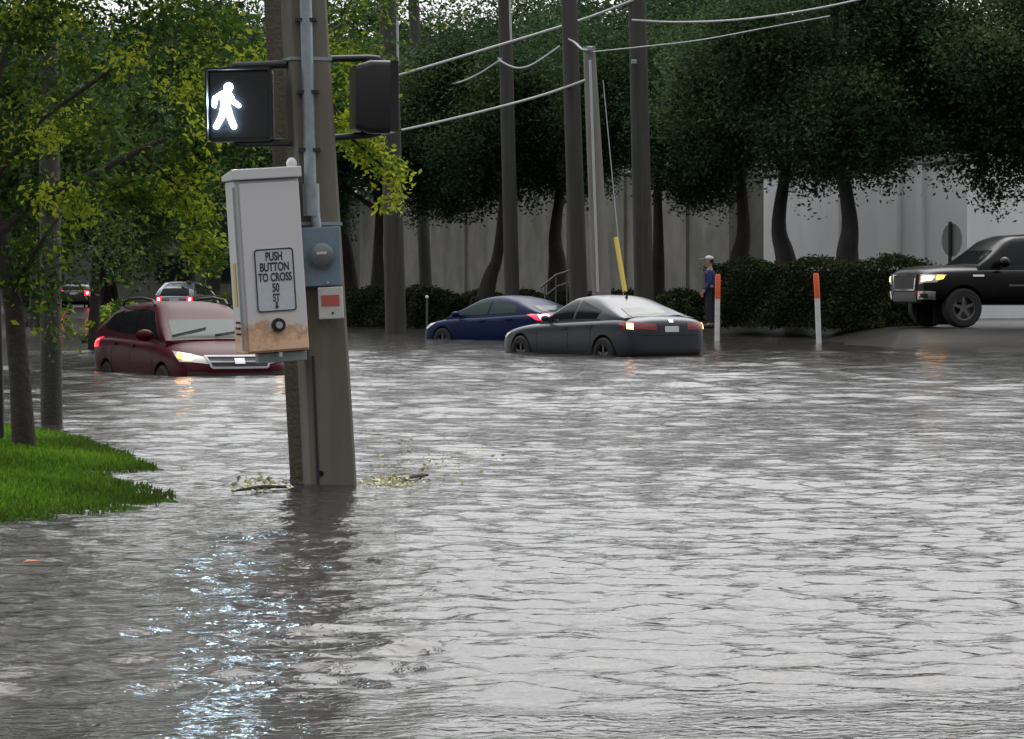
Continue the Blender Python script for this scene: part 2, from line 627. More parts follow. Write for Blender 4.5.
def sdist(x, y):
    x = np.asarray(x, float)
    y = np.asarray(y, float)
    dmin = np.full(x.shape, 1e9)
    inside = np.zeros(x.shape, bool)
    n = len(poly)
    for i in range(n):
        (x0, y0), (x1, y1) = poly[i], poly[(i + 1) % n]
        ex, ey = x1 - x0, y1 - y0
        t = np.clip(((x - x0) * ex + (y - y0) * ey) / (ex * ex + ey * ey), 0, 1)
        dmin = np.minimum(dmin, np.hypot(x - x0 - t * ex, y - y0 - t * ey))
        cr = ((y0 > y) != (y1 > y)) & (x < (x1 - x0) * (y - y0) / (y1 - y0 + 1e-12) + x0)
        inside ^= cr
    return np.where(inside, dmin, -dmin)


def verge_z(x, y):
    s = sdist(x, y)
    return np.where(s > 0, .004 + .10 * smooth(0, 1.3, s), -.25 * smooth(0, .8, -s)) + .012 * np.sin(x * 5 + y * 3) * np.sin(y * 4.1 - x * 2)


vx = np.linspace(poly[:, 0].min() - .8, poly[:, 0].max() + .8, 90)
vy = np.linspace(poly[:, 1].min() - 1, poly[:, 1].max() + 1, 110)
v = link('grass_verge', grid_mesh('grass_verge', vx, vy, verge_z), M['soil'])
finish(v, 'low bank of soil under the grass at the left', kind='structure')
rg = np.random.default_rng(3)
n = 260000
xs = rg.uniform(vx[0], vx[-1], n)
ys = rg.uniform(vy[0], vy[-1], n)
sd_ = sdist(xs, ys)
edge = .10 * np.sin(xs * 9 + ys * 4) + .06 * np.sin(ys * 13 - xs * 7)
k = (sd_ + edge * .5 > -.03) & (xs > -5.6) & (rg.uniform(0, 1, n) < np.clip(.5 + sd_ * 1.2, .25, 1))
xs, ys = xs[k], ys[k]
pts = np.stack([xs, ys, np.maximum(verge_z(xs, ys), -.02) - .01], -1)
ax = np.stack([rg.normal(0, .45, len(pts)), rg.normal(0, .45, len(pts)), np.ones(len(pts))], -1)
patch = .5 + .3 * np.sin(xs * 2.3 + 1.2 * np.sin(ys * 1.1)) * np.sin(ys * 1.7 + .4) + rg.normal(0, .2, len(xs)) - .35 * (1 - smooth(0, .35, sdist(xs, ys)))
go = link('grass', leaf_mesh('grass', pts, .046, rg, patch, .24, axis=ax), M['blade'])
finish(go, 'bright green grass growing on the low bank at the left', kind='stuff')

# ------------------------------------------------------------------ near poles
LEAN = 26.5 / 485


def square_pole(name, m, px_base, py_base, w0, w1, height, rot, label, cat, lean, sink=.5):
    base = W(px_base, py_base)
    t = thing(name, label, cat, base)
    mb = MB()
    nseg = 12
    rings = []
    for i in range(nseg + 1):
        z = -sink + (height + sink) * i / nseg
        hw = (w0 + (w1 - w0) * (z / height)) / 2
        ch = hw * .14
        ring = []
        for a, c in ((hw, hw - ch), (hw - ch, hw), (-hw + ch, hw), (-hw, hw - ch), (-hw, -hw + ch), (-hw + ch, -hw), (hw - ch, -hw), (hw, -hw + ch)):
            p = Matrix.Rotation(rot, 3, 'Z') @ Vector((a, c, 0))
            ring.append(p + Vector((-lean * z, 0, z)))
        rings.append(ring)
    vsx = [q for r in rings for q in r]
    fs = []
    for i in range(nseg):
        for k in range(8):
            a, c = i * 8 + k, i * 8 + (k + 1) % 8
            fs.append((a, c, c + 8, a + 8))
    fs += [tuple(range(8)), tuple(nseg * 8 + k for k in range(8))]
    mb.add(vsx, fs)
    mb.build('shaft', m, t, smooth=True)
    return t, base


pole, PB = square_pole('utility_pole', M['concrete'], 330, 485, .285, .17, 8.5, R(16),
                       'square weathered concrete pole leaning left out of the water, carrying the signals and cabinet', 'utility pole', LEAN)
PD = PB.y
# lifting hole and a rusty streak of hardware low on the shaft
MB().tube([Vector((-.045, -.165, .08)), Vector((-.045, -.135, .08))], .018, 12).build('bolt_hole', M['seam'], pole)


def on_pole(px, py, d):
    return P(px, py, d) - PB


# conduit with straps and couplings, running up the left of the front face
cb, ctop = on_pole(311, 205, PD - .185), on_pole(297, -330, PD - .17)
MB().tube([cb, cb.lerp(ctop, .5), ctop], .038, 14).build('conduit', M['galv'], pole, smooth=True)
mb = MB()
a, c = on_pole(312, 216, PD - .185), on_pole(311, 184, PD - .185)
mb.tube([a, c], .052, 14)
mb.build('coupling', M['galv'], pole, smooth=True)
for yy_ in (150, 20, 92):
    f = (205 - yy_) / 535
    p = cb.lerp(ctop, f)
    MB().box(p + Vector((.0, .012, 0)), (.13, .085, .022)).build('conduit_strap', M['black_metal'], pole)
for yy_ in (224, 60):                                      # steel bands round the shaft
    p0 = on_pole(322 - (485 - yy_) * LEAN * .9, yy_, PD)
    p0.x = -LEAN * p0.z
    hw = (.285 + (.17 - .285) * p0.z / 8.5) + .012
    MB().box(p0, (hw, hw, .02), Matrix.Rotation(R(16), 3, 'Z')).build('steel_band', M['galv'], pole)
# slimmer conduit down the inner corner to the water
q0, q1 = on_pole(318, 478, PD - .19), on_pole(313, 356, PD - .185)
MB().tube([q0 + Vector((0, 0, -.3)), q0, q1], .010, 8).build('ground_wire', M['black_metal'], pole, smooth=True)

tpole, TB = square_pole('support_post', M['timber'], 299, 480, .125, .115, 7.0, R(5),
                        'narrow dark square post standing close behind the left edge of the leaning concrete pole', 'post', 27 / 485)
tpole.location.y += .22
tpole.location.x -= .01

# ------------------------------------------------------------------ pedestrian signals
def signal(px, py, d, yaw, lit, label, tilt=0.0):
    vd = .12 if lit else .05
    c = P(px, py, d)
    t = thing('pedestrian_signal', label, 'pedestrian signal', c, (0, tilt, yaw), 'pedestrian signals on the leaning pole')
    wd, ht, dp = .405, .45, .19
    mb = MB()
    n = 5
    o, r = [], .035
    for cx_, cz_, a0 in ((wd / 2 - r, ht / 2 - r, 0), (-wd / 2 + r, ht / 2 - r, 90), (-wd / 2 + r, -ht / 2 + r, 180), (wd / 2 - r, -ht / 2 + r, 270)):
        for k in range(n):
            a = R(a0 + 90 * k / (n - 1))
            o.append((cx_ + r * math.cos(a), cz_ + r * math.sin(a)))
    # body, tapering towards the back
    fr = [Vector((x, -.02, z)) for x, z in o]
    md = [Vector((x, .10, z)) for x, z in o]
    bk = [Vector((x * .86, dp, z * .86)) for x, z in o]
    N = len(o)
    fs = []
    for i in range(N):
        j = (i + 1) % N
        fs += [(i, j, j + N, i + N), (i + N, j + N, j + 2 * N, i + 2 * N)]
    fs += [tuple(range(N)), tuple(range(2 * N, 3 * N))]
    mb.add(fr + md + bk, fs)
    mb.build('housing', M['black_plastic'], t, smooth=True)
    # visor: thin walls round the face
    mb = MB()
    mb.box((0, -.02 - vd / 2, ht / 2 - .008), (wd, vd, .012))
    mb.box((-wd / 2 + .008, -.02 - vd / 2, 0), (.012, vd, ht - .02))
    mb.box((wd / 2 - .008, -.02 - vd / 2, 0), (.012, vd, ht - .02))
    mb.build('visor', M['black_plastic'], t)
    MB().box((0, -.024, 0), (wd - .05, .006, ht - .05)).build('lens', M['lens_dark'], t)
    if lit:
        def cap(a, b, ra, rb, mbb):
            a, b = Vector(a), Vector(b)
            dv = (b - a)
            th = math.atan2(dv.y, dv.x)
            out = []
            for k in range(9):
                an = th + math.pi / 2 + math.pi * k / 8
                out.append((a.x + ra * math.cos(an), a.y + ra * math.sin(an)))
            for k in range(9):
                an = th - math.pi / 2 + math.pi * k / 8
                out.append((b.x + rb * math.cos(an), b.y + rb * math.sin(an)))
            off = .0015 * len(mbb.f) / 20
            mbb.prism(out, .006, Matrix.Translation((-.088, -.036 - off, 0)))
        k = MB()
        cap((.022, .108), (.0225, .1085), .026, .026, k)          # head
        cap((.006, .062), (.002, -.010), .030, .026, k)           # trunk
        cap((-.014, .066), (-.062, .040), .018, .014, k)          # rear upper arm
        cap((-.062, .040), (-.066, -.004), .014, .012, k)         # rear forearm
        cap((.026, .062), (.052, .018), .016, .013, k)            # front upper arm
        cap((.052, .018), (.084, -.006), .013, .012, k)           # front forearm
        cap((-.004, -.018), (-.024, -.075), .022, .017, k)        # rear leg
        cap((-.024, -.075), (-.056, -.132), .017, .016, k)
        cap((.010, -.018), (.030, -.075), .022, .017, k)          # front leg
        cap((.030, -.075), (.052, -.134), .017, .016, k)
        k.build('walk_symbol', M['walk_led'], t)
    return t, c


sg, c = signal(240, 105, PD - .12, R(0), True, 'black pedestrian signal showing the lit white walking person, left of the leaning pole', R(-1))


def arm(t, pts, r=.022):
    inv = (Matrix.Translation(t.location) @ t.rotation_euler.to_matrix().to_4x4()).inverted()
    pp = [inv @ Vector(p) for p in pts]
    MB().tube(pp, r, 10).build('mounting_arm', M['black_metal'], t, smooth=True)


arm(sg, [P(287, 64, PD - .05), P(238, 66, PD - .04), P(233, 66, PD - .04), P(232, 74, PD - .04)], .026)
arm(sg, [P(292, 142, PD - .05), P(242, 143, PD - .04), P(237, 143, PD - .04), P(236, 136, PD - .04)], .026)
sg2, c = signal(383, 98, PD + .1, R(100), False, 'black pedestrian signal turned away from view, right of the leaning pole', R(-1.5))
arm(sg2, [P(322, 59, PD + .02), P(370, 58, PD + .08), P(377, 58, PD + .1), P(378, 68, PD + .1)], .022)
arm(sg2, [P(330, 138, PD + .02), P(368, 135, PD + .08), P(379, 133, PD + .1), P(380, 126, PD + .1)], .022)
MB().tube([(0, .06, .215), (0, .06, .245)], .07, 12).build('hub_cap', M['black_metal'], sg2, smooth=True)

# ------------------------------------------------------------------ controller cabinet
CD = PD - .42
cc = P(277, 352, CD)
cs = FPX / CD
TILT = R(3.8)
YAW = R(17)
cab = thing('controller_cabinet', 'tall pale metal cabinet with crossing sign and button, mounted on the leaning pole', 'cabinet', cc, (0, -TILT, YAW))
cw, chh, cdp = 66 / cs, 173 / cs, .26


def cabmat():
    m, nt, b = newmat('pale painted cabinet')
    tc = nt.nodes.new('ShaderNodeTexCoord')
    n = nt.nodes.new('ShaderNodeTexNoise')
    n.inputs['Scale'].default_value = 9
    n.inputs['Detail'].default_value = 7
    n.inputs['Roughness'].default_value = .7
    nt.links.new(tc.outputs['Object'], n.inputs['Vector'])
    sp = nt.nodes.new('ShaderNodeSeparateXYZ')
    nt.links.new(tc.outputs['Object'], sp.inputs[0])
    mr = nt.nodes.new('ShaderNodeMapRange')            # rust and flood dirt splashed on the lowest quarter
    mr.inputs['From Min'].default_value = .34
    mr.inputs['From Max'].default_value = .05
    mr.inputs['To Min'].default_value = -.25
    mr.inputs['To Max'].default_value = .32
    nt.links.new(sp.outputs['Z'], mr.inputs['Value'])
    ad = nt.nodes.new('ShaderNodeMath')
    ad.operation = 'ADD'
    nt.links.new(n.outputs['Fac'], ad.inputs[0])
    nt.links.new(mr.outputs[0], ad.inputs[1])
    r = nt.nodes.new('ShaderNodeValToRGB')
    r.color_ramp.elements[0].position = .42
    r.color_ramp.elements[0].color = (.60, .59, .60, 1)
    r.color_ramp.elements[1].position = .80
    r.color_ramp.elements[1].color = (.80, .52, .34, 1)
    e = r.color_ramp.elements.new(.56)
    e.color = (.66, .58, .53, 1)
    e = r.color_ramp.elements.new(.66)
    e.color = (.50, .31, .19, 1)
    nt.links.new(ad.outputs[0], r.inputs['Fac'])
    nt.links.new(r.outputs['Color'], b.inputs['Base Color'])
    b.inputs['Roughness'].default_value = .5
    b.inputs['Metallic'].default_value = .2
    return m


M['cabinet'] = cabmat()
MB().box((0, cdp / 2, chh / 2), (cw, cdp, chh)).build('body', M['cabinet'], cab, bevel=.008)
MB().box((.012, -.012, chh / 2 - .004), (cw - .03, .022, chh - .03)).build('door', M['cabinet'], cab, bevel=.006)
# sloping lid that overhangs the front
lid = MB()
lid.prism([(-.04, 0), (cdp + .02, .0), (cdp + .02, .035), (-.04, .066)], cw + .03,
          Matrix(((0, 1, 0, -cw / 2 - .015), (1, 0, 0, 0), (0, 0, 1, chh + .003), (0, 0, 0, 1))))
lid.build('lid', M['cabinet'], cab, bevel=.006)
MB().sphere((cw / 2 - .02, .06, chh + .085), (.034, .03, .04)).build('cable_gland', M['white_plastic'], cab, smooth=True)
MB().tube([(-cw / 2 - .006, -.012, .02), (-cw / 2 - .006, -.012, chh - .04)], .008, 8).build('hinge', M['galv'], cab, smooth=True)
MB().box((-cw / 2 - .003, .13, .42), (.003, .07, .26)).build('warning_sticker', M['yellow'], cab)
for k_ in range(3):
    MB().box((-cw / 2 - .004, .12, .12 + k_ * .035), (.003, .12, .012)).build('vent_slot', M['seam'], cab)
# sign
sx, sz, sw, sh = .012, 72 / cs, 41 / cs, 64 / cs


def rrect(w, h, r, n=6):
    o = []
    for cx_, cz_, a0 in ((w / 2 - r, h / 2 - r, 0), (-w / 2 + r, h / 2 - r, 90), (-w / 2 + r, -h / 2 + r, 180), (w / 2 - r, -h / 2 + r, 270)):
        for k in range(n):
            a = R(a0 + 90 * k / (n - 1))
            o.append((cx_ + r * math.cos(a), cz_ + r * math.sin(a)))
    return o


signp = MB().prism(rrect(sw, sh, .022), .004, Matrix.Translation((sx, -.0285, sz))).build('crossing_sign', M['sign_white'], cab)
mb = MB()
oo, ii = rrect(sw - .006, sh - .006, .020), rrect(sw - .022, sh - .022, .015)
N = len(oo)
mb.add([Vector((sx + x, -.0305, sz + z)) for x, z in oo] + [Vector((sx + x, -.0305, sz + z)) for x, z in ii],
       [(i, (i + 1) % N, (i + 1) % N + N, i + N) for i in range(N)])
mb.build('border', M['ink'], signp)


def text(body, size, loc, m, parent, squash=.85, bold=.010):
    cu = bpy.data.curves.new('lettering', 'FONT')
    cu.body = body
    cu.size = size
    cu.align_x = 'CENTER'
    cu.align_y = 'CENTER'
    cu.offset = bold * size
    cu.extrude = .0008
    tmp = bpy.data.objects.new('tmp', cu)
    col.objects.link(tmp)
    dg = bpy.context.evaluated_depsgraph_get()
    me = bpy.data.meshes.new_from_object(tmp.evaluated_get(dg))
    bpy.data.objects.remove(tmp)
    me.materials.clear()
    me.materials.append(m)
    o = bpy.data.objects.new('lettering', me)
    col.objects.link(o)
    o.parent = parent
    o.location = loc
    o.rotation_euler = (R(90), 0, 0)
    o.scale = (squash, 1, 1)
    return o


for body, z, size in (('PUSH', .142, .072), ('BUTTON', .078, .072), ('TO CROSS', .016, .070), ('50', -.048, .072), ('ST', -.108, .066)):
    text(body, size, (sx, -.0305, sz + z), M['ink'], signp, .62, .024)
mb = MB()
mb.prism([(-.006, -.130), (.006, -.130), (.006, -.158), (.014, -.158), (0, -.176), (-.014, -.158), (-.006, -.158)], .002, Matrix.Translation((sx, -.0318, sz)))
mb.build('arrow', M['ink'], signp)
bz = 27 / cs
btn = MB().tube([(sx, -.02, bz), (sx, -.05, bz)], .042, 20).build('push_button', M['black_plastic'], cab, smooth=True)
MB().tube([(sx, -.048, bz), (sx, -.066, bz)], .021, 16).build('button_cap', M['alu'], btn, smooth=True)
MB().box((.05, .12, -.035), (.30, .10, .06)).build('mounting_bracket', M['galv'], cab, bevel=.004)
MB().tube([(.02, -.005, -.002), (.02, -.005, -.03)], .012, 10).build('drain_plug', M['white_plastic'], cab, smooth=True)

# ------------------------------------------------------------------ electricity meter and the small box below it
MD = PD - .24
mt = thing('electric_meter', 'blue grey meter box with round glass dial on the leaning pole beside the cabinet', 'electric meter', P(323, 286, MD), (0, R(-2.5), R(4)))
ms = FPX / MD
mw, mh = 38 / ms, 59 / ms
MB().box((0, .05, mh / 2), (mw, .10, mh)).build('box', M['meter'], mt, bevel=.006)
dz = 31 / ms
MB().tube([(0, -.002, dz), (0, -.02, dz)], .084, 24).build('dial_ring', M['meter'], mt, smooth=True)
dg = MB().tube([(0, -.018, dz), (0, -.055, dz), (0, -.068, dz)], [.075, .072, .055], 24).build('dial_glass', M['meter_glass'], mt, smooth=True)
MB().box((0, -.0695, dz + .012), (.06, .002, .016)).build('register', M['white_plastic'], dg)
MB().tube([(-.02, .05, mh), (-.03, .05, mh + .10)], .03, 12).build('conduit_hub', M['galv'], mt, smooth=True)
MB().tube([(.03, -.002, .02), (.03, -.016, .02)], .010, 10).build('lock', M['alu'], mt, smooth=True)
bx = thing('breaker_box', 'small white box with a red label under the blue grey meter', 'breaker box', P(331.5, 319, MD - .01), (0, R(-2.5), R(4)))
MB().box((0, .04, 16 / ms), (25 / ms, .08, 32 / ms)).build('box', M['white_plastic'], bx, bevel=.006)
lab = MB().box((-.002, -.0025, 18.5 / ms), (18 / ms, .003, 11 / ms)).build('label_plate', M['red_label'], bx)
MB().tube([(.01, -.001, 6 / ms), (.01, -.008, 6 / ms)], .007, 8).build('latch', M['seam'], bx)

# ------------------------------------------------------------------ cars
def interp(tab, x):
    xs_ = [t[0] for t in tab]
    out = []
    for k in range(1, len(tab[0])):
        out.append(float(np.interp(x, xs_, [t[k] for t in tab])))
    return out


def make_bvh(o):
    dgr = bpy.context.evaluated_depsgraph_get()
    me = o.data
    return BVHTree.FromPolygons([v.co.copy() for v in me.vertices], [tuple(p.vertices) for p in me.polygons])


def decal(bvh, quad, dirn, m, parent, name, off=.008, nu=8, nv=6, label=None):
    """a thin shaped panel that follows the body: quad = four corners outside it, cast along dirn"""
    dirn = Vector(dirn).normalized()
    a, b, c, d = [Vector(q) for q in quad]
    pts = []
    for j in range(nv + 1):
        row = []
        for i in range(nu + 1):
            u, v_ = i / nu, j / nv
            p = (a * (1 - u) + b * u) * (1 - v_) + (d * (1 - u) + c * u) * v_
            hit = bvh.ray_cast(p - dirn * 1.0, dirn)
            row.append((hit[0], hit[1]) if hit[0] is not None else None)
        pts.append(row)
    vsx, idx = [], {}
    for j in range(nv + 1):
        for i in range(nu + 1):
            if pts[j][i]:
                h, nn = pts[j][i]
                if nn.dot(dirn) > 0:
                    nn = -nn
                idx[i, j] = len(vsx)
                vsx += [h + nn * off, h - nn * .004]
    fs = []
    for j in range(nv):
        for i in range(nu):
            q = [(i, j), (i + 1, j), (i + 1, j + 1), (i, j + 1)]
            if all(t in idx for t in q):
                fs.append(tuple(idx[t] for t in q))
                for e in range(4):
                    e0, e1 = q[e], q[(e + 1) % 4]
                    horiz = e0[1] == e1[1]
                    if (horiz and e0[1] in (0, nv)) or (not horiz and e0[0] in (0, nu)):
                        fs.append((idx[e0], idx[e0] + 1, idx[e1] + 1, idx[e1]))
    if not fs:
        return None
    mb = MB()
    mb.add(vsx, fs)
    me = bpy.data.meshes.new(name)
    me.from_pydata(mb.v, [], mb.f)
    bm = bmesh.new()
    bm.from_mesh(me)
    bmesh.ops.delete(bm, geom=[v for v in bm.verts if not v.link_faces], context='VERTS')
    bmesh.ops.recalc_face_normals(bm, faces=bm.faces)
    bm.to_mesh(me)
    bm.free()
    me.polygons.foreach_set('use_smooth', [True] * len(me.polygons))
    me.set_sharp_from_angle(angle=R(40))
    o = link(name, me, m, parent)
    if label:
        o['label'] = label
    return o


def wheel(t, x, y, r, wdt):
    sgn = 1 if y > 0 else -1
    o = MB()
    prof = [(.62, -.5), (.9, -.5), (1, -.36), (1, .36), (.9, .5), (.62, .5)]
    n = 28
    vsx = []
    for k in range(n):
        a = 2 * math.pi * k / n
        for pr, pw in prof:
            vsx.append((r * pr * math.cos(a), wdt * pw, r * pr * math.sin(a)))
    q = len(prof)
    fs = [(k * q + i, k * q + (i + 1) % q, ((k + 1) % n) * q + (i + 1) % q, ((k + 1) % n) * q + i) for k in range(n) for i in range(q)]
    o.add(vsx, fs)
    wr = thing('wheel', None, None)
    wr.parent = t
    wr.location = (x, y, r)
    o.build('tyre', M['tyre'], wr, smooth=True)
    s = MB()
    s.tube([(0, -.35 * wdt, 0), (0, .30 * wdt, 0)], r * .20, 12)
    for k in range(5):
        a = 2 * math.pi * k / 5 + .3
        s.box((r * .38 * math.cos(a), .28 * wdt * sgn, r * .38 * math.sin(a)), (r * .56, .03, r * .15), Matrix.Rotation(-a, 3, 'Y'))
    vsx = []
    n = 24
    for k in range(n):
        a = 2 * math.pi * k / n
        vsx += [(r * .64 * math.cos(a), wdt * .42 * sgn, r * .64 * math.sin(a)), (r * .56 * math.cos(a), wdt * .40 * sgn, r * .56 * math.sin(a)),
                (r * .56 * math.cos(a), -wdt * .2 * sgn, r * .56 * math.sin(a)), (0.3 * r * math.cos(a), -wdt * .2 * sgn, .3 * r * math.sin(a))]
    s.add(vsx, [(k * 4 + i, k * 4 + i + 1, ((k + 1) % n) * 4 + i + 1, ((k + 1) % n) * 4 + i) for k in range(n) for i in range(3)])
    s.build('rim', M['rim'], wr, smooth=True)


def apply_mods(o):
    dgr = bpy.context.evaluated_depsgraph_get()
    me = bpy.data.meshes.new_from_object(o.evaluated_get(dgr))
    old = o.data
    o.modifiers.clear()
    o.data = me
    return o


def car_shell(t, st, cab_top, wb, wr, zr, paint, wheels, wr_r, belt, crease=True):
    """st: stations (x, half width, z bottom, z widest, z shoulder, z top); cab_top: side profile (x, z) of the cabin"""
    mb = MB()
    rings = []
    xs_ = [s[0] for s in st]
    for (x, w_, zb, zm, zs, zt) in st:
        half = [(.72 * w_, zb), (.965 * w_, zb + .05), (w_, zm), (.985 * w_, zs - .09), (.94 * w_, zs), (.62 * w_, zt - .006)]
        ring = [(0, zb)] + half + [(0, zt)] + [(-y, z) for y, z in half[::-1]]
        rings.append([(x, y, z) for y, z in ring])
    N = len(rings[0])
    fs = [(i * N + k, i * N + (k + 1) % N, (i + 1) * N + (k + 1) % N, (i + 1) * N + k) for i in range(len(rings) - 1) for k in range(N)]
    fs += [tuple(range(N)), tuple((len(rings) - 1) * N + k for k in range(N))]
    mb.add([p for r in rings for p in r], fs)
    body = mb.build('body', paint, t, smooth='all')
    sub = body.modifiers.new('s', 'SUBSURF')
    sub.levels = sub.render_levels = 2
    body = apply_mods(body)
    bvh_solid = make_bvh(body)
    cut = MB()
    for x in wheels:
        for sgn in (-1, 1):
            y0 = sgn * .45
            y1 = sgn * 1.3
            cut.tube([(x, y0, wr_r), (x, y1, wr_r)], wr_r * 1.16, 32)
    co = cut.build('cutter', None, t)
    bo = body.modifiers.new('b', 'BOOLEAN')
    bo.operation = 'DIFFERENCE'
    bo.solver = 'EXACT'
    bo.object = co
    body = apply_mods(body)
    me_c = co.data
    bpy.data.objects.remove(co)
    body.data.materials.clear()
    body.data.materials.append(paint)
    body.data.polygons.foreach_set('use_smooth', [True] * len(body.data.polygons))
    body.data.set_sharp_from_angle(angle=R(40))
    # dark inner arch liners
    for x in wheels:
        for sgn in (-1, 1):
            MB().box((x, sgn * .46, wr_r + .06), (wr_r * 2.2, .03, wr_r * 2.0)).build('arch_liner', M['seam'], t)
    # cabin
    x0, x1 = cab_top[0][0], cab_top[-1][0]
    xx = np.linspace(x0, x1, 40)
    cp = sorted(cab_top)
    cx_ = [p[0] for p in cp]
    cz_ = [p[1] for p in cp]
    # smooth the side profile
    dens = np.linspace(min(cx_), max(cx_), 200)
    zz = np.interp(dens, cx_, cz_)
    ker = np.hanning(17)
    ker /= ker.sum()
    zz2 = np.convolve(np.pad(zz, 8, mode='edge'), ker, 'valid')
    zz2[:3], zz2[-3:] = zz[:3], zz[-3:]
    rows = []
    for x in xx:
        zt = float(np.interp(x, dens, zz2))
        zb = interp(belt, x)[0]
        zt = max(zt, zb + .005)

        def wy_(z):
            f = min(max((z - zb) / max(zr - zb, .05), 0), 1)
            return wb + (wr - wb) * f ** 1.15
        h = zt - zb
        half = [(wb, zb - .06), (wy_(zb + .4 * h), zb + .4 * h), (wy_(zb + .75 * h), zb + .75 * h), (wy_(zt) - .005, zt - min(.06, h * .12)),
                (wy_(zt) * .90, zt - min(.018, h * .04)), (wy_(zt) * .5, zt + .012), (0, zt + .018)]
        rows.append([(x, y, z) for y, z in half] + [(x, -y, z) for y, z in half[-2::-1]])
    N = len(rows[0])
    mb = MB()
    fs = [(i * N + k, i * N + k + 1, (i + 1) * N + k + 1, (i + 1) * N + k) for i in range(len(rows) - 1) for k in range(N - 1)]
    fs += [tuple(range(N)), tuple((len(rows) - 1) * N + k for k in range(N))]
    mb.add([p for r in rows for p in r], fs)
    cabin = mb.build('roof', paint, t, smooth=True)
    return body, bvh_solid, make_bvh(cabin)


def glass_set(t, bvh, wins, ws, rw, glass, glass_ws, glass_rw, both=True):
    for quad in wins:
        for sgn in (1, -1):
            decal(bvh, [(x, 1.5 * sgn, z) for x, z in quad], (0, -sgn, 0), glass, t, 'side_window', .006, 10, 6)
    if ws:
        decal(bvh, [(x + 1, y, z) for x, y, z in ws], (-1, 0, -.25), glass_ws, t, 'windshield', .006, 14, 8)
    if rw:
        decal(bvh, [(x - 1, y, z) for x, y, z in rw], (1, 0, -.25), glass_rw, t, 'rear_window', .006, 14, 8)


def seams(t, bvh, xs_, z0, z1, handles, paint_m):
    for sgn in (1, -1):
        for x in xs_:
            decal(bvh, [(x - .006, 1.5 * sgn, z0), (x + .006, 1.5 * sgn, z0), (x + .006, 1.5 * sgn, z1), (x - .006, 1.5 * sgn, z1)],
                  (0, -sgn, 0), M['seam'], t, 'door_gap', .002, 1, 8)
        for x, z in handles:
            decal(bvh, [(x - .1, 1.5 * sgn, z - .016), (x + .1, 1.5 * sgn, z - .016), (x + .1, 1.5 * sgn, z + .016), (x - .1, 1.5 * sgn, z + .016)],
                  (0, -sgn, 0), paint_m, t, 'door_handle', .03, 4, 2)


def mirrors(t, x, y, z, paint_m, s=1.0):
    for sgn in (1, -1):
        mb = MB()
        mb.sphere((x, sgn * (y + .09), z), (.07 * s, .12 * s, .075 * s), 12, 8)
        mb.box((x + .02, sgn * (y - .02), z - .04), (.05, .14, .035))
        mb.build('wing_mirror', paint_m, t, smooth=True)


def wipers(t, bvh, pairs):
    for (a, b_) in pairs:
        pts = []
        for k in range(6):
            f = k / 5
            p = Vector(a).lerp(Vector(b_), f)
            h = bvh.ray_cast(p + Vector((1.5, 0, .375)), Vector((-1, 0, -.25)).normalized())
            if h[0] is not None:
                pts.append(h[0] + h[1] * .022)
        if len(pts) > 1:
            MB().tube(pts, .013, 6).build('wiper', M['trim'], t)


def place(t, local, world, rz, z):
    v = Matrix.Rotation(rz, 3, 'Z') @ Vector((local[0], local[1], 0))
    t.location = (world.x - v.x, world.y - v.y, z)
    t.rotation_euler = (0, 0, rz)


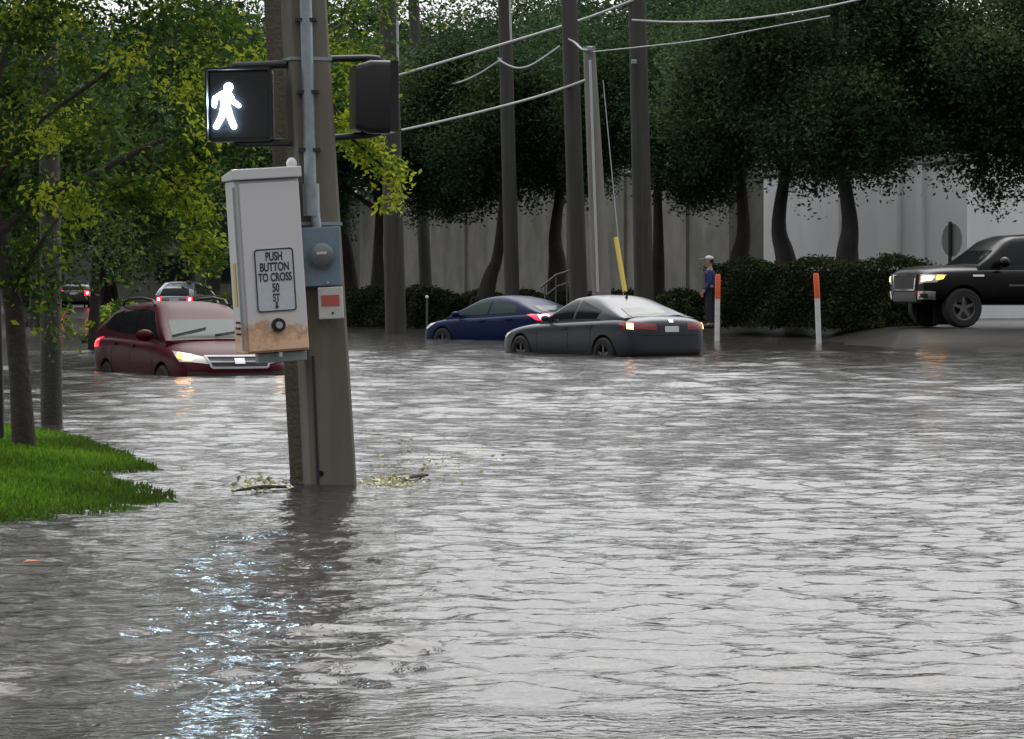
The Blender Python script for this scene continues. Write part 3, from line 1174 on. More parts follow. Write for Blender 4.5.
# ---- grey sedan, seen from its rear left
def grey_sedan():
    t = thing('sedan', 'slate grey sedan with glowing amber tail lights, nearest of the two stranded sedans', 'car')
    pa = M['paint_grey']
    st = [(-2.36, .60, .36, .52, .84, .90), (-2.30, .79, .30, .55, .93, 1.00), (-2.12, .87, .25, .56, .98, 1.06), (-1.75, .895, .22, .56, .99, 1.05),
          (-1.35, .905, .20, .56, .98, 1.02), (-.6, .905, .19, .55, .95, .97), (.3, .905, .19, .54, .92, .94), (.95, .905, .2, .54, .89, .92),
          (1.35, .905, .2, .54, .86, .89), (1.75, .89, .2, .53, .80, .83), (2.08, .83, .22, .50, .72, .75), (2.25, .70, .26, .46, .64, .67), (2.32, .50, .32, .46, .58, .60)]
    belt = [(-2.0, .99), (-1.35, .99), (-.6, .955), (.3, .925), (1.1, .90)]
    top = [(.86, .92), (.60, 1.07), (.10, 1.345), (-.06, 1.40), (-.35, 1.43), (-.70, 1.42), (-.95, 1.365), (-1.80, 1.06), (-1.98, 1.03)]
    body, bs, bc = car_shell(t, st, top, .80, .57, 1.42, pa, (1.40, -1.40), .33, belt)
    glass_set(t, bc, [[(.60, .965), (-.22, .985), (-.26, 1.34), (.04, 1.33)], [(-.30, .988), (-1.02, 1.005), (-1.12, 1.16), (-.34, 1.345)]],
              [(.76, -.70, .97), (.76, .70, .97), (.12, .52, 1.34), (.12, -.52, 1.34)], [(-1.78, .66, 1.075), (-1.78, -.66, 1.075), (-1.00, -.49, 1.345), (-1.00, .49, 1.345)],
              M['glass'], M['glass'], M['glass'])
    # bright moulding round the side glass
    for sgn in (1, -1):
        decal(bc, [(.9, 1.5 * sgn, .945), (-1.15, 1.5 * sgn, .985), (-1.15, 1.5 * sgn, 1.0), (.9, 1.5 * sgn, .962)], (0, -sgn, 0), M['chrome'], t, 'window_moulding', .010, 12, 1)
    seams(t, bs, (.82, -.24, -1.0), .34, .93, ((-.10, .82), (-.95, .86)), pa)
    mirrors(t, .50, .82, 1.0, pa, .8)
    for sgn in (1, -1):
        dr = Vector((1, -sgn * .55, 0))
        base = lambda u, z: Vector((-2.30, sgn * .80, z)) + Vector((.55 * sgn * 0, 0, 0)) + Vector((-.5, sgn * .27, 0)) + Vector((.48 * u, sgn * .87 * u, 0))
        decal(bs, [base(-.42, .80), base(.24, .83), base(.26, .945), base(-.40, .925)], dr, M['red_lens'], t, 'tail_light', .010, 10, 4)
        tl = t.children[-1]
        decal(bs, [base(.02, .815), base(.13, .825), base(.13, .925), base(.02, .92)], dr, M['amber_core'], tl, 'bulb', .018, 4, 4)
    decal(bs, [(-3, .30, .755), (-3, -.30, .755), (-3, -.30, .885), (-3, .30, .885)], (1, 0, 0), M['trim'], t, 'plate_recess', .004, 4, 4)
    pl = decal(bs, [(-3, .155, .765), (-3, -.155, .765), (-3, -.155, .87), (-3, .155, .87)], (1, 0, 0), M['plate'], t, 'licence_plate', .010, 4, 4)
    decal(bs, [(-3, .05, .935), (-3, -.05, .935), (-3, -.05, .985), (-3, .05, .985)], (1, 0, 0), M['chrome'], t, 'emblem', .012, 4, 3)
    decal(bs, [(-3, .70, .70), (-3, -.70, .70), (-3, -.70, .712), (-3, .70, .712)], (1, 0, 0), M['seam'], t, 'bumper_gap', .003, 12, 1)
    decal(bs, [(-3, .62, .30), (-3, -.62, .30), (-3, -.66, .45), (-3, .66, .45)], (1, 0, 0), M['trim'], t, 'rear_valance', .006, 12, 3)
    for sgn in (1, -1):
        decal(bs, [(2.35, sgn * .30, .58), (2.15, sgn * .95, .62), (1.9, sgn * .97, .72), (2.25, sgn * .4, .67)], (-.8, -sgn * .6, 0), M['head_clear'], t, 'headlight', .01, 8, 4)
    MB().prism([(-.04, 0), (.06, 0), (-.03, .06)], .02, Matrix.Translation((-.9, -.01, 1.39))).build('roof_antenna', M['trim'], t)
    for x in (1.40, -1.40):
        for y in (.80, -.80):
            wheel(t, x, y, .33, .225)
    rz = R(90 + 33)
    place(t, (-2.30, .86), Vector(((632 - 512) / 54.6, 54.9, 0)), rz, -.32)
    return t


# ---- blue sedan
def blue_sedan():
    t = thing('sedan', 'deep blue sedan with a bright red brake light, half hidden behind the grey sedan', 'car')
    pa = M['paint_blue']
    st = [(-2.28, .60, .40, .56, .86, .93), (-2.22, .78, .34, .58, .96, 1.03), (-2.05, .86, .28, .57, 1.0, 1.07), (-1.7, .885, .24, .56, 1.0, 1.05),
          (-1.3, .89, .22, .55, .99, 1.02), (-.6, .89, .2, .54, .95, .97), (.3, .89, .2, .53, .90, .93), (.9, .89, .2, .53, .88, .92),
          (1.3, .885, .2, .53, .86, .89), (1.7, .87, .2, .52, .80, .83), (2.0, .81, .22, .50, .71, .75), (2.17, .68, .26, .46, .62, .66), (2.25, .48, .32, .46, .56, .59)]
    belt = [(-1.9, 1.0), (-1.3, 1.0), (-.6, .96), (.3, .915), (1.25, .885)]
    top = [(1.28, .89), (.95, 1.06), (.35, 1.34), (.10, 1.41), (-.25, 1.435), (-.6, 1.42), (-.95, 1.36), (-1.75, 1.08), (-1.95, 1.04)]
    body, bs, bc = car_shell(t, st, top, .79, .56, 1.43, pa, (1.35, -1.35), .32, belt)
    glass_set(t, bc, [[(.92, .955), (-.12, .985), (-.16, 1.35), (.22, 1.325)], [(-.20, .99), (-1.12, 1.03), (-1.08, 1.20), (-.24, 1.35)]],
              [(1.12, -.70, .95), (1.12, .70, .95), (.36, .52, 1.33), (.36, -.52, 1.33)], [(-1.72, .64, 1.095), (-1.72, -.64, 1.095), (-1.0, -.48, 1.34), (-1.0, .48, 1.34)],
              M['glass_pale'], M['glass_pale'], M['glass_pale'])
    seams(t, bs, (.85, -.18, -1.05), .34, .94, ((-.05, .83), (-.95, .87)), pa)
    mirrors(t, .82, .83, .98, pa)
    for sgn in (1, -1):
        dr = Vector((1, -sgn * .6, 0))
        c0 = Vector((-2.22, sgn * .78, 0))
        tn = Vector((.6 * sgn * sgn, sgn * 1.0, 0)).normalized()
        f = lambda u, z: c0 + tn * u + Vector((0, 0, z)) - dr * .3
        tl = decal(bs, [f(-.20, .84), f(.24, .86), f(.42, 1.03), f(-.18, 1.0)], dr, M['red_lit'], t, 'tail_light', .012, 8, 5)
        if tl:
            decal(bs, [f(-.06, .87), f(.16, .88), f(.20, .98), f(-.04, .97)], dr, M['red_core'], tl, 'bulb', .022, 4, 4)
        decal(bs, [(2.25, sgn * .30, .58), (2.05, sgn * .93, .62), (1.75, sgn * .95, .77), (2.15, sgn * .45, .68)], (-.8, -sgn * .6, 0), M['head_clear'], t, 'headlight', .01, 8, 4)
    decal(bs, [(-3, .16, .70), (-3, -.16, .70), (-3, -.16, .80), (-3, .16, .80)], (1, 0, 0), M['plate'], t, 'licence_plate', .01, 4, 4)
    for x in (1.35, -1.35):
        for y in (.78, -.78):
            wheel(t, x, y, .32, .21)
    rz = R(90 + 46)
    place(t, (-2.22, .84), Vector(((547 - 512) / 41.5, 72.3, 0)), rz, -.36)
    return t


# ---- dark red crossover, facing us
def red_crossover():
    t = thing('crossover', 'dark red crossover with roof rails and one lit headlight, stranded left of the leaning pole', 'car')
    pa = M['paint_red']
    st = [(-2.20, .66, .50, .72, .98, 1.04), (-2.12, .82, .42, .74, 1.03, 1.06), (-1.9, .87, .36, .72, 1.05, 1.07), (-1.4, .89, .32, .70, 1.06, 1.08),
          (-.6, .89, .30, .68, 1.04, 1.06), (.3, .89, .30, .67, 1.01, 1.05), (.85, .89, .30, .67, .99, 1.06), (1.3, .89, .30, .66, .95, 1.03),
          (1.7, .87, .30, .64, .88, .98), (1.98, .82, .32, .60, .78, .90), (2.14, .74, .36, .56, .70, .80), (2.22, .58, .42, .55, .66, .70)]
    belt = [(-2.1, 1.08), (-1.3, 1.07), (-.6, 1.05), (.3, 1.02), (1.3, 1.01)]
    top = [(1.30, 1.03), (.95, 1.20), (.40, 1.47), (.15, 1.545), (-.3, 1.575), (-1.0, 1.56), (-1.55, 1.50), (-1.95, 1.25), (-2.12, 1.07)]
    body, bs, bc = car_shell(t, st, top, .80, .58, 1.56, pa, (1.33, -1.30), .34, belt)
    glass_set(t, bc, [[(.98, 1.06), (-.08, 1.09), (-.10, 1.47), (.30, 1.43)], [(-.14, 1.095), (-1.0, 1.12), (-1.0, 1.46), (-.16, 1.475)],
                      [(-1.05, 1.125), (-1.72, 1.19), (-1.52, 1.38), (-1.05, 1.455)]],
              [(1.14, -.74, 1.07), (1.14, .74, 1.07), (.38, .56, 1.48), (.38, -.56, 1.48)], [(-2.04, .66, 1.14), (-2.04, -.66, 1.14), (-1.62, -.53, 1.46), (-1.62, .53, 1.46)],
              M['glass'], M['glass_pale'], M['glass'])
    seams(t, bs, (.92, -.12, -1.0), .42, 1.0, ((-.02, .93), (-.9, .95)), pa)
    mirrors(t, .80, .86, 1.10, pa, 1.15)
    wipers(t, bc, [((1.10, -.66, 1.06), (.86, -.10, 1.15)), ((1.10, -.02, 1.06), (.88, .62, 1.13))])
    # lamps
    for sgn, lit in ((-1, True), (1, True)):
        dr = Vector((-1, -sgn * .55, -.15))
        c0 = Vector((2.2, sgn * .72, 0)) - dr * .2
        tn = Vector((-.55, sgn * 1.0, 0)).normalized()
        f = lambda u, z: c0 + tn * u + Vector((0, 0, z))
        hl = decal(bs, [f(-.26, .72), f(.20, .76), f(.36, .95), f(-.18, .82)], dr, M['head_clear'], t, 'headlight', .012, 10, 6)
        if hl:
            decal(bs, [f(.02, .775), f(.15, .785), f(.16, .875), f(.02, .855)], dr, M['head_lit'], hl, 'bulb', .026, 5, 5)
            decal(bs, [f(.13, .80), f(.24, .82), f(.25, .90), f(.14, .88)], dr, M['amber_lit'], hl, 'turn_signal', .022, 4, 4)
        decal(bs, [(2.4, sgn * .52, .50), (2.2, sgn * .78, .50), (2.2, sgn * .78, .60), (2.4, sgn * .56, .60)], (-1, -sgn * .4, 0), M['trim'], t, 'fog_light', .008, 5, 4)
    gr = decal(bs, [(3, -.40, .655), (3, .40, .655), (3, .47, .805), (3, -.47, .805)], (-1, 0, 0), M['trim'], t, 'grille', .008, 12, 5)
    for z0, z1, w0, w1 in ((.795, .818, .48, .49), (.64, .668, .41, .40), (.722, .742, .44, .44)):
        decal(bs, [(3, -w0, z0), (3, w0, z0), (3, w1, z1), (3, -w1, z1)], (-1, 0, 0), M['alu'], gr, 'grille_bar', .022, 12, 2)
    for sgn in (1, -1):
        decal(bs, [(3, sgn * .40, .65), (3, sgn * .43, .65), (3, sgn * .50, .81), (3, sgn * .46, .81)], (-1, 0, 0), M['alu'], gr, 'grille_bar', .021, 2, 6)
    decal(bs, [(3, -.075, .70), (3, .075, .70), (3, .075, .77), (3, -.075, .77)], (-1, 0, 0), M['chrome'], gr, 'emblem', .03, 6, 4)
    decal(bs, [(3, -.55, .44), (3, .55, .44), (3, .58, .58), (3, -.58, .58)], (-1, 0, 0), M['trim'], t, 'lower_grille', .006, 12, 4)
    for sgn in (1, -1):
        dr = Vector((1, -sgn * .6, 0))
        c0 = Vector((-2.16, sgn * .78, 0)) - dr * .2
        tn = Vector((.6, sgn, 0)).normalized()
        f = lambda u, z: c0 + tn * u + Vector((0, 0, z))
        decal(bs, [f(-.18, .86), f(.30, .90), f(.26, 1.04), f(-.16, 1.02)], dr, M['red_lit_soft'], t, 'tail_light', .012, 8, 5)
        pts = [Vector((.10, sgn * .56, 1.53)), Vector((0, sgn * .56, 1.60)), Vector((-.5, sgn * .565, 1.635)), Vector((-1.1, sgn * .56, 1.62)), Vector((-1.35, sgn * .56, 1.585)), Vector((-1.42, sgn * .56, 1.52))]
        MB().tube(pts, .022, 8).build('roof_rail', M['trim'], t, smooth=True)
    # black sill cladding and arch rims
    for sgn in (1, -1):
        decal(bs, [(.9, 1.5 * sgn, .32), (-.9, 1.5 * sgn, .32), (-.9, 1.5 * sgn, .44), (.9, 1.5 * sgn, .44)], (0, -sgn, 0), M['trim'], t, 'sill_cladding', .008, 10, 2)
    for x in (1.33, -1.30):
        for y in (.78, -.78):
            wheel(t, x, y, .34, .22)
    rz = math.atan2(-math.cos(R(25)), math.sin(R(25)))
    place(t, (2.10, -.86), Vector(((180 - 512) / 71, 42.2, 0)), rz, -.54)
    return t


# ---- black pickup
def pickup():
    t = thing('pickup_truck', 'black pickup truck with lit headlights at the right edge beside the hedge', 'pickup truck')
    pa = M['paint_black']
    st = [(-2.95, .86, .62, .85, 1.25, 1.30), (-2.88, .97, .55, .85, 1.32, 1.36), (-2.4, 1.0, .52, .85, 1.34, 1.37), (-1.5, 1.0, .5, .85, 1.33, 1.36),
          (-1.2, 1.0, .48, .85, 1.27, 1.30), (-.2, 1.0, .46, .84, 1.24, 1.28), (.9, 1.0, .46, .84, 1.21, 1.29), (1.5, 1.0, .46, .84, 1.22, 1.31),
          (2.1, .99, .48, .84, 1.20, 1.31), (2.6, .97, .50, .84, 1.17, 1.28), (2.78, .94, .50, .82, 1.12, 1.23), (2.85, .84, .54, .80, 1.06, 1.15)]
    belt = [(-1.4, 1.28), (-.2, 1.25), (1.8, 1.22)]
    top = [(1.58, 1.29), (1.30, 1.50), (.90, 1.83), (.68, 1.91), (0, 1.95), (-.7, 1.93), (-1.0, 1.90), (-1.22, 1.55), (-1.30, 1.30)]
    body, bs, bc = car_shell(t, st, top, .93, .68, 1.93, pa, (1.95, -1.75), .41, belt)
    glass_set(t, bc, [[(1.18, 1.32), (.12, 1.33), (.10, 1.80), (.78, 1.78)], [(.06, 1.33), (-.98, 1.35), (-.90, 1.78), (.06, 1.80)]],
              [(1.48, -.83, 1.34), (1.48, .83, 1.34), (.94, .66, 1.80), (.94, -.66, 1.80)], [(-1.29, .74, 1.4), (-1.29, -.74, 1.4), (-1.06, -.62, 1.80), (-1.06, .62, 1.80)],
              M['glass'], M['glass'], M['glass'])
    seams(t, bs, (1.28, .08, -1.05, -1.22), .6, 1.22, ((.22, 1.08), (-.9, 1.10)), M['chrome'])
    mirrors(t, 1.1, 1.02, 1.36, pa, 1.5)
    grl = decal(bs, [(4, -.52, .80), (4, .52, .80), (4, .56, 1.08), (4, -.56, 1.08)], (-1, 0, 0), M['trim'], t, 'grille', .012, 10, 5)
    for z0, z1, w0 in ((1.075, 1.10, .57), (.77, .80, .53)):
        decal(bs, [(4, -w0, z0), (4, w0, z0), (4, w0, z1), (4, -w0, z1)], (-1, 0, 0), M['chrome'], grl, 'grille_surround', .03, 12, 2)
    for sgn in (1, -1):
        decal(bs, [(4, sgn * .48, .77), (4, sgn * .54, .77), (4, sgn * .61, 1.10), (4, sgn * .55, 1.10)], (-1, 0, 0), M['chrome'], grl, 'grille_surround', .03, 2, 6)
        dr = Vector((-1, -sgn * .75, -.1))
        c0 = Vector((2.75, sgn * .85, 0)) - dr * .3
        tn = Vector((-.75, sgn * 1.0, 0)).normalized()
        f = lambda u, z: c0 + tn * u + Vector((0, 0, z))
        hl = decal(bs, [f(-.16, .90), f(.20, .95), f(.34, 1.12), f(-.12, 1.10)], dr, M['head_clear'], t, 'headlight', .014, 10, 6)
        if hl:
            decal(bs, [f(-.08, .95), f(.12, .98), f(.17, 1.07), f(-.06, 1.06)], dr, M['head_lit'], hl, 'bulb', .022, 6, 5)
            decal(bs, [f(.19, 1.00), f(.29, 1.03), f(.31, 1.10), f(.20, 1.09)], dr, M['amber_lit'], hl, 'turn_signal', .024, 4, 4)
        bp_ = decal(bs, [f(-.20, .60), f(.16, .60), f(.18, .76), f(-.20, .76)], dr, M['chrome'], t, 'bumper_corner', .03, 8, 4)
        if bp_:
            decal(bs, [f(-.08, .63), f(.06, .63), f(.06, .71), f(-.08, .71)], dr, M['trim'], bp_, 'fog_light', .04, 4, 3)
            decal(bs, [f(-.30, .68), f(-.20, .68), f(-.20, .76), f(-.30, .76)], dr, M['red_lens'], bp_, 'tow_hook', .045, 3, 3)
        decal(bs, [(1.75, 1.5 * sgn, 1.06), (1.5, 1.5 * sgn, 1.06), (1.5, 1.5 * sgn, 1.10), (1.75, 1.5 * sgn, 1.10)], (0, -sgn, 0), M['chrome'], t, 'fender_badge', .01, 4, 1)
        decal(bs, [(.95, 1.5 * sgn, .86), (.55, 1.5 * sgn, .86), (.55, 1.5 * sgn, .90), (.95, 1.5 * sgn, .90)], (0, -sgn, 0), M['rim'], t, 'door_badge', .008, 6, 1)
        decal(bs, [(-3.1, sgn * .80, 1.0), (-3.1, sgn * .97, 1.0), (-3.1, sgn * .97, 1.28), (-3.1, sgn * .80, 1.28)], (1, 0, 0), M['red_lens'], t, 'tail_light', .01, 3, 4)
    decal(bs, [(4, -.60, .56), (4, .60, .56), (4, .60, .74), (4, -.60, .74)], (-1, 0, 0), M['rim'], t, 'front_bumper', .035, 10, 4)
    for x in (1.95, -1.75):
        for y in (.86, -.86):
            wheel(t, x, y, .41, .27)
    ph = R(74)
    rz = math.atan2(-math.cos(ph), -math.sin(ph))
    pw = Vector(((929 - 512) / 44.1, 68.0, 0))
    place(t, (2.72 * 1.10, .95 * 1.10), pw, rz, .362)
    t.scale = (1.10, 1.10, 1.10)
    return t


# ---- small far cars
def far_car(label, paint, px, d, z, ph, lights, name='parked_car', H=1.66):
    t = thing(name, label, 'car')
    st = [(-2.2, .68, .5, .72, 1.0, 1.05), (-2.12, .84, .4, .74, 1.04, 1.08), (-1.4, .9, .32, .70, 1.06, 1.09), (.3, .9, .30, .67, 1.01, 1.05),
          (1.3, .89, .30, .66, .95, 1.03), (1.95, .82, .32, .60, .80, .92), (2.2, .60, .42, .55, .68, .72)]
    belt = [(-2.1, 1.08), (-.6, 1.05), (1.3, 1.02)]
    top = [(1.30, 1.03), (.40, H - .12), (-.3, H), (-1.5, H - .04), (-1.95, 1.34), (-2.12, 1.07)]
    body, bs, bc = car_shell(t, st, top, .81, .62, H, paint, (1.33, -1.30), .34, belt)
    glass_set(t, bc, [[(.95, 1.08), (-.1, 1.10), (-.1, H - .12), (.3, H - .14)], [(-.16, 1.10), (-1.6, 1.15), (-1.45, H - .14), (-.16, H - .11)]],
              [(1.14, -.72, 1.07), (1.14, .72, 1.07), (.40, .56, H - .10), (.40, -.56, H - .10)], [(-2.05, .66, 1.14), (-2.05, -.66, 1.14), (-1.66, -.54, H - .1), (-1.66, .54, H - .1)],
              M['glass'], M['glass'], M['glass'])
    for sgn in (1, -1):
        tl = decal(bs, [(-3, sgn * .62, .78), (-3, sgn * .86, .80), (-3, sgn * .86, 1.05), (-3, sgn * .64, 1.04)], (1, -sgn * .12, 0), lights, t, 'tail_light', .015, 5, 5)
        if tl:
            decal(bs, [(-3, sgn * .70, .86), (-3, sgn * .80, .87), (-3, sgn * .80, .98), (-3, sgn * .70, .97)], (1, -sgn * .12, 0), M['red_core'], tl, 'bulb', .03, 3, 3)
    decal(bs, [(-3, .2, .84), (-3, -.2, .84), (-3, -.2, .96), (-3, .2, .96)], (1, 0, 0), M['plate'], t, 'licence_plate', .012, 3, 3)
    for x in (1.33, -1.30):
        for y in (.79, -.79):
            wheel(t, x, y, .34, .22)
    place(t, (-2.2, 0), P(px, 300, d), R(90) + ph, z)
    return t


grey_sedan()
blue_sedan()
red_crossover()
pickup()
far_car('small silver hatchback with red tail lights seen above the red crossover roof', M['paint_silver'], 174, 122, -.06, R(-10), M['red_lit_soft'])
far_car('dark car with glowing red tail lights far off beyond the left trees', M['paint_dark'], 74, 150, .18, R(4), M['red_lit'], H=1.5)

# ------------------------------------------------------------------ buildings
def wall_run(t, name, p0, p1, z0, z1, th, m):
    p0, p1 = Vector((p0[0], p0[1], 0)), Vector((p1[0], p1[1], 0))
    dv = (p1 - p0)
    L = dv.length
    dv.normalize()
    nrm = Vector((-dv.y, dv.x, 0))
    if nrm.y < 0:
        nrm = -nrm
    ctr = (p0 + p1) / 2 + nrm * th / 2
    mb = MB()
    rot = Matrix.Rotation(math.atan2(dv.y, dv.x), 3, 'Z')
    mb.box((ctr.x, ctr.y, (z0 + z1) / 2), (L, th, z1 - z0), rot)
    o = mb.build(name, m, t)
    return rot, L, ctr, nrm, dv


e0 = Vector((P(967, 250, 92).x, 92, 0))
e1 = e0 + U * 12.9
bw = thing('white_building', 'white stucco building behind the clipped hedge and the two dark trunks', 'building')
rot, L, ctr, nrm, dv = wall_run(bw, 'wall', e0, e1, 0, 5.2, 9, M['wall_white'])
mb = MB()
mb.box((ctr.x, ctr.y, 5.32), (L + .2, 9.2, .235), rot)
mb.build('coping', M['roof_metal'], bw)
for k_ in (1, 3):                                        # shallow pilasters that break up the stucco
    c_ = e0 + U * (L * k_ / 5) - nrm * .05
    MB().box((c_.x, c_.y, 2.58), (.28, .12, 5.15), rot).build('pilaster', M['wall_white'], bw)
c_ = e0 + U * (L * .30) - nrm * .08
MB().tube([(c_.x, c_.y, .2), (c_.x, c_.y, 5.1)], .06, 8).build('downpipe', M['wall_white'], bw)

f0 = Vector((P(752, 250, 104.5).x, 104.5, 0)) + nrm * .8
f1 = f0 + U * 40
bg = thing('grey_building', 'long mildewed grey stucco building behind the cars and utility poles', 'building')
rot, L, ctr, nrm, dv = wall_run(bg, 'wall', f0 + U * 3.2, f1, 0, 5.7, 9, M['wall_grey'])
mb = MB()
mb.box((ctr.x, ctr.y, 5.81), (L + .2, 9.2, .20), rot)
mb.build('coping', M['roof_metal'], bg)
rot2, L2, c2, n2, d2 = wall_run(bg, 'side_wall', f0 + nrm * .6, f0 + U * 3.15 + nrm * .6, 0, 5.5, 8, M['wall_dark'])  # recessed end section, its shade put into a darker wall colour
for k_ in range(6):
    q = f0 + U * (6.5 + 5.2 * k_) - nrm * .05
    MB().box((q.x, q.y, 2.85), (.3, .12, 5.65), rot).build('pilaster', M['wall_grey'], bg)


# dark low building closing the view down the street at the left
db = thing('dark_building', 'dim low building far down the street behind the silver hatchback', 'building', (P(170, 300, 185).x, 185, 0))
MB().box((0, 3, 3.4), (26, 6, 7.0)).build('wall', M['wall_dark'], db)
MB().box((0, 3, 7.02), (26.4, 6.5, .24)).build('coping', M['roof_metal'], db)
for k_ in range(5):
    wf = MB().box((-7.6 + 3.8 * k_, -.02, 2.6), (1.9, .12, 1.7)).build('window', M['timber_grey'], db)
    MB().box((-7.6 + 3.8 * k_, -.10, 2.6), (1.7, .03, 1.5)).build('pane', M['glass'], wf)


# ------------------------------------------------------------------ trees
def tube_path(mb, pts, r0, r1, n=8):
    out = []
    for i in range(len(pts) - 1):
        p0, p1, p2, p3 = pts[max(i - 1, 0)], pts[i], pts[i + 1], pts[min(i + 2, len(pts) - 1)]
        for j in range(4):
            q = j / 4
            out.append(.5 * ((2 * p1) + (p2 - p0) * q + (2 * p0 - 5 * p1 + 4 * p2 - p3) * q ** 2 + (3 * p1 - p0 - 3 * p2 + p3) * q ** 3))
    pts = out + [pts[-1]]
    k = len(pts)
    mb.tube(pts, [r0 + (r1 - r0) * i / (k - 1) for i in range(k)], n)


def tree_meshes(seed, height=10.5, crown_lo=3.6, rx=3.6, lean=(0, 0), trunk_r=.35, n_cl=350, per=180, leaf=.128, spread=.39, droop=.5):
    """trunk with limbs, and a crown of leaf clusters carried by them"""
    rng = np.random.default_rng(seed)
    mb = MB()
    fork = Vector((lean[0], lean[1], crown_lo * .92))
    pts = [Vector((0, 0, -.3)), Vector((lean[0] * .32 + .02, lean[1] * .3, crown_lo * .3)), Vector((lean[0] * .66 - .015, lean[1] * .66, crown_lo * .62)), fork]
    top = Vector((lean[0] * 1.6 + rng.normal() * .3, lean[1] * 1.4, height * .86))
    tube_path(mb, pts + [fork.lerp(top, .4) + Vector((rng.normal() * .2, rng.normal() * .2, 0)), top], trunk_r * 1.2, .05, 14)
    for k in range(5):                      # root flare
        a = 2 * math.pi * k / 5 + rng.uniform(-.3, .3)
        dv = Vector((math.cos(a), math.sin(a), 0))
        tube_path(mb, [dv * trunk_r * 1.9 + Vector((0, 0, -.15)), dv * trunk_r * 1.05 + Vector((0, 0, .18)), dv * trunk_r * .6 + Vector((0, 0, .8))], trunk_r * .28, trunk_r * .2, 7)
    cz = (height + crown_lo) / 2
    rz = (height - crown_lo) / 2
    cl = []
    lobes = []
    for k in range(11):
        a = 2 * math.pi * k / 11 + rng.uniform(-.3, .3)
        el = rng.uniform(-.55, .75)
        rr = rng.uniform(.45, .72)
        lobes.append((lean[0] + rx * rr * math.cos(a) * math.cos(el), lean[1] + rx * rr * math.sin(a) * math.cos(el), cz + rz * .72 * math.sin(el), rng.uniform(1.2, 1.9)))
    lobes.append((lean[0], lean[1], cz + rz * .55, 1.8))
    lobes.append((lean[0], lean[1], cz, 1.9))
    for lb in lobes:
        c = Vector(lb[:3])
        s = fork.lerp(top, min(max((c.z - fork.z) / (top.z - fork.z), 0), .8) * .6)
        midp = s.lerp(c, .5) + Vector((rng.normal() * .2, rng.normal() * .2, .25))
        tube_path(mb, [s, midp, c], trunk_r * .34, .035, 6)
    for i in range(n_cl):
        lb = lobes[rng.integers(len(lobes))]
        v_ = rng.normal(size=3)
        v_ /= np.linalg.norm(v_)
        r_ = lb[3] * rng.uniform(.25, 1.0) ** .5
        p = np.array(lb[:3]) + v_ * r_ * np.array([1, 1, .8])
        cl.append(p)
    cl = np.array(cl)
    P_ = np.repeat(cl, per, 0) + rng.normal(size=(n_cl * per, 3)) * spread * np.array([1, 1, .75])
    # hanging sprays at the lower rim
    low = cl[cl[:, 2] < cz - rz * .35]
    if len(low):
        hp = low[rng.integers(len(low), size=per * 26)]
        tt = rng.uniform(0, 1, len(hp))[:, None]
        sd2 = np.repeat(rng.normal(size=(1, 3)), len(hp), 0)
        P2 = hp + rng.normal(size=hp.shape) * np.array([.22, .22, .15]) + np.array([0, 0, -1.0]) * tt
        P_ = np.concatenate([P_, P2])
    tone_c = rng.uniform(.05, .75, n_cl)
    tone = np.repeat(tone_c, per) + rng.normal(0, .16, n_cl * per)
    tone = np.concatenate([tone, rng.uniform(0, .8, len(P_) - len(tone))])
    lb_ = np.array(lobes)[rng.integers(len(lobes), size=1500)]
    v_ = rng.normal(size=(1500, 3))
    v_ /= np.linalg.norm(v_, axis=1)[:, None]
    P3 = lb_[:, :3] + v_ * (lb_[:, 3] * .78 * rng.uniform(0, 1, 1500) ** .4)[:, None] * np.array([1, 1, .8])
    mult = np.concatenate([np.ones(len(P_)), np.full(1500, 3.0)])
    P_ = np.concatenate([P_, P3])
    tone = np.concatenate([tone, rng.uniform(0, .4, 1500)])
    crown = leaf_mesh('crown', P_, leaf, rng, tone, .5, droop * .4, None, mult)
    return mb.mesh('trunk', True), crown


def plant_tree(meshes, loc, label, bark, leafm, rz=0, sc=1.0, group=None, name='oak_tree'):
    t = thing(name, label, 'tree', loc, (0, 0, rz), group)
    t.scale = (sc, sc, sc)
    tr, cr = meshes
    a = link('trunk', tr, bark, t)
    b_ = link('crown', cr, leafm, t)
    return t


V = [tree_meshes(21, lean=(-.5, .2), trunk_r=.36, crown_lo=3.1), tree_meshes(22, lean=(.1, -.2), trunk_r=.38, crown_lo=3.1), tree_meshes(23, height=10.8, lean=(.6, .3), trunk_r=.30, crown_lo=2.5),
     tree_meshes(24, height=10, lean=(0, 0), trunk_r=.33, crown_lo=2.6, rx=4.0),
     tree_meshes(25, height=9, lean=(.2, 0), trunk_r=.3, crown_lo=.9, rx=4.2)]
G = 'street trees along the far side'


def gz(x, y):
    return float(ground_z(x, y))


def tree_at(k, px, d, label, rz=0, sc=1.0, m='leaf_oak', group=G):
    x = (px - CX) / FPX * d
    return plant_tree(V[k], (x, d, gz(x, d)), label, M['bark'], M[m], R(rz), sc, group)


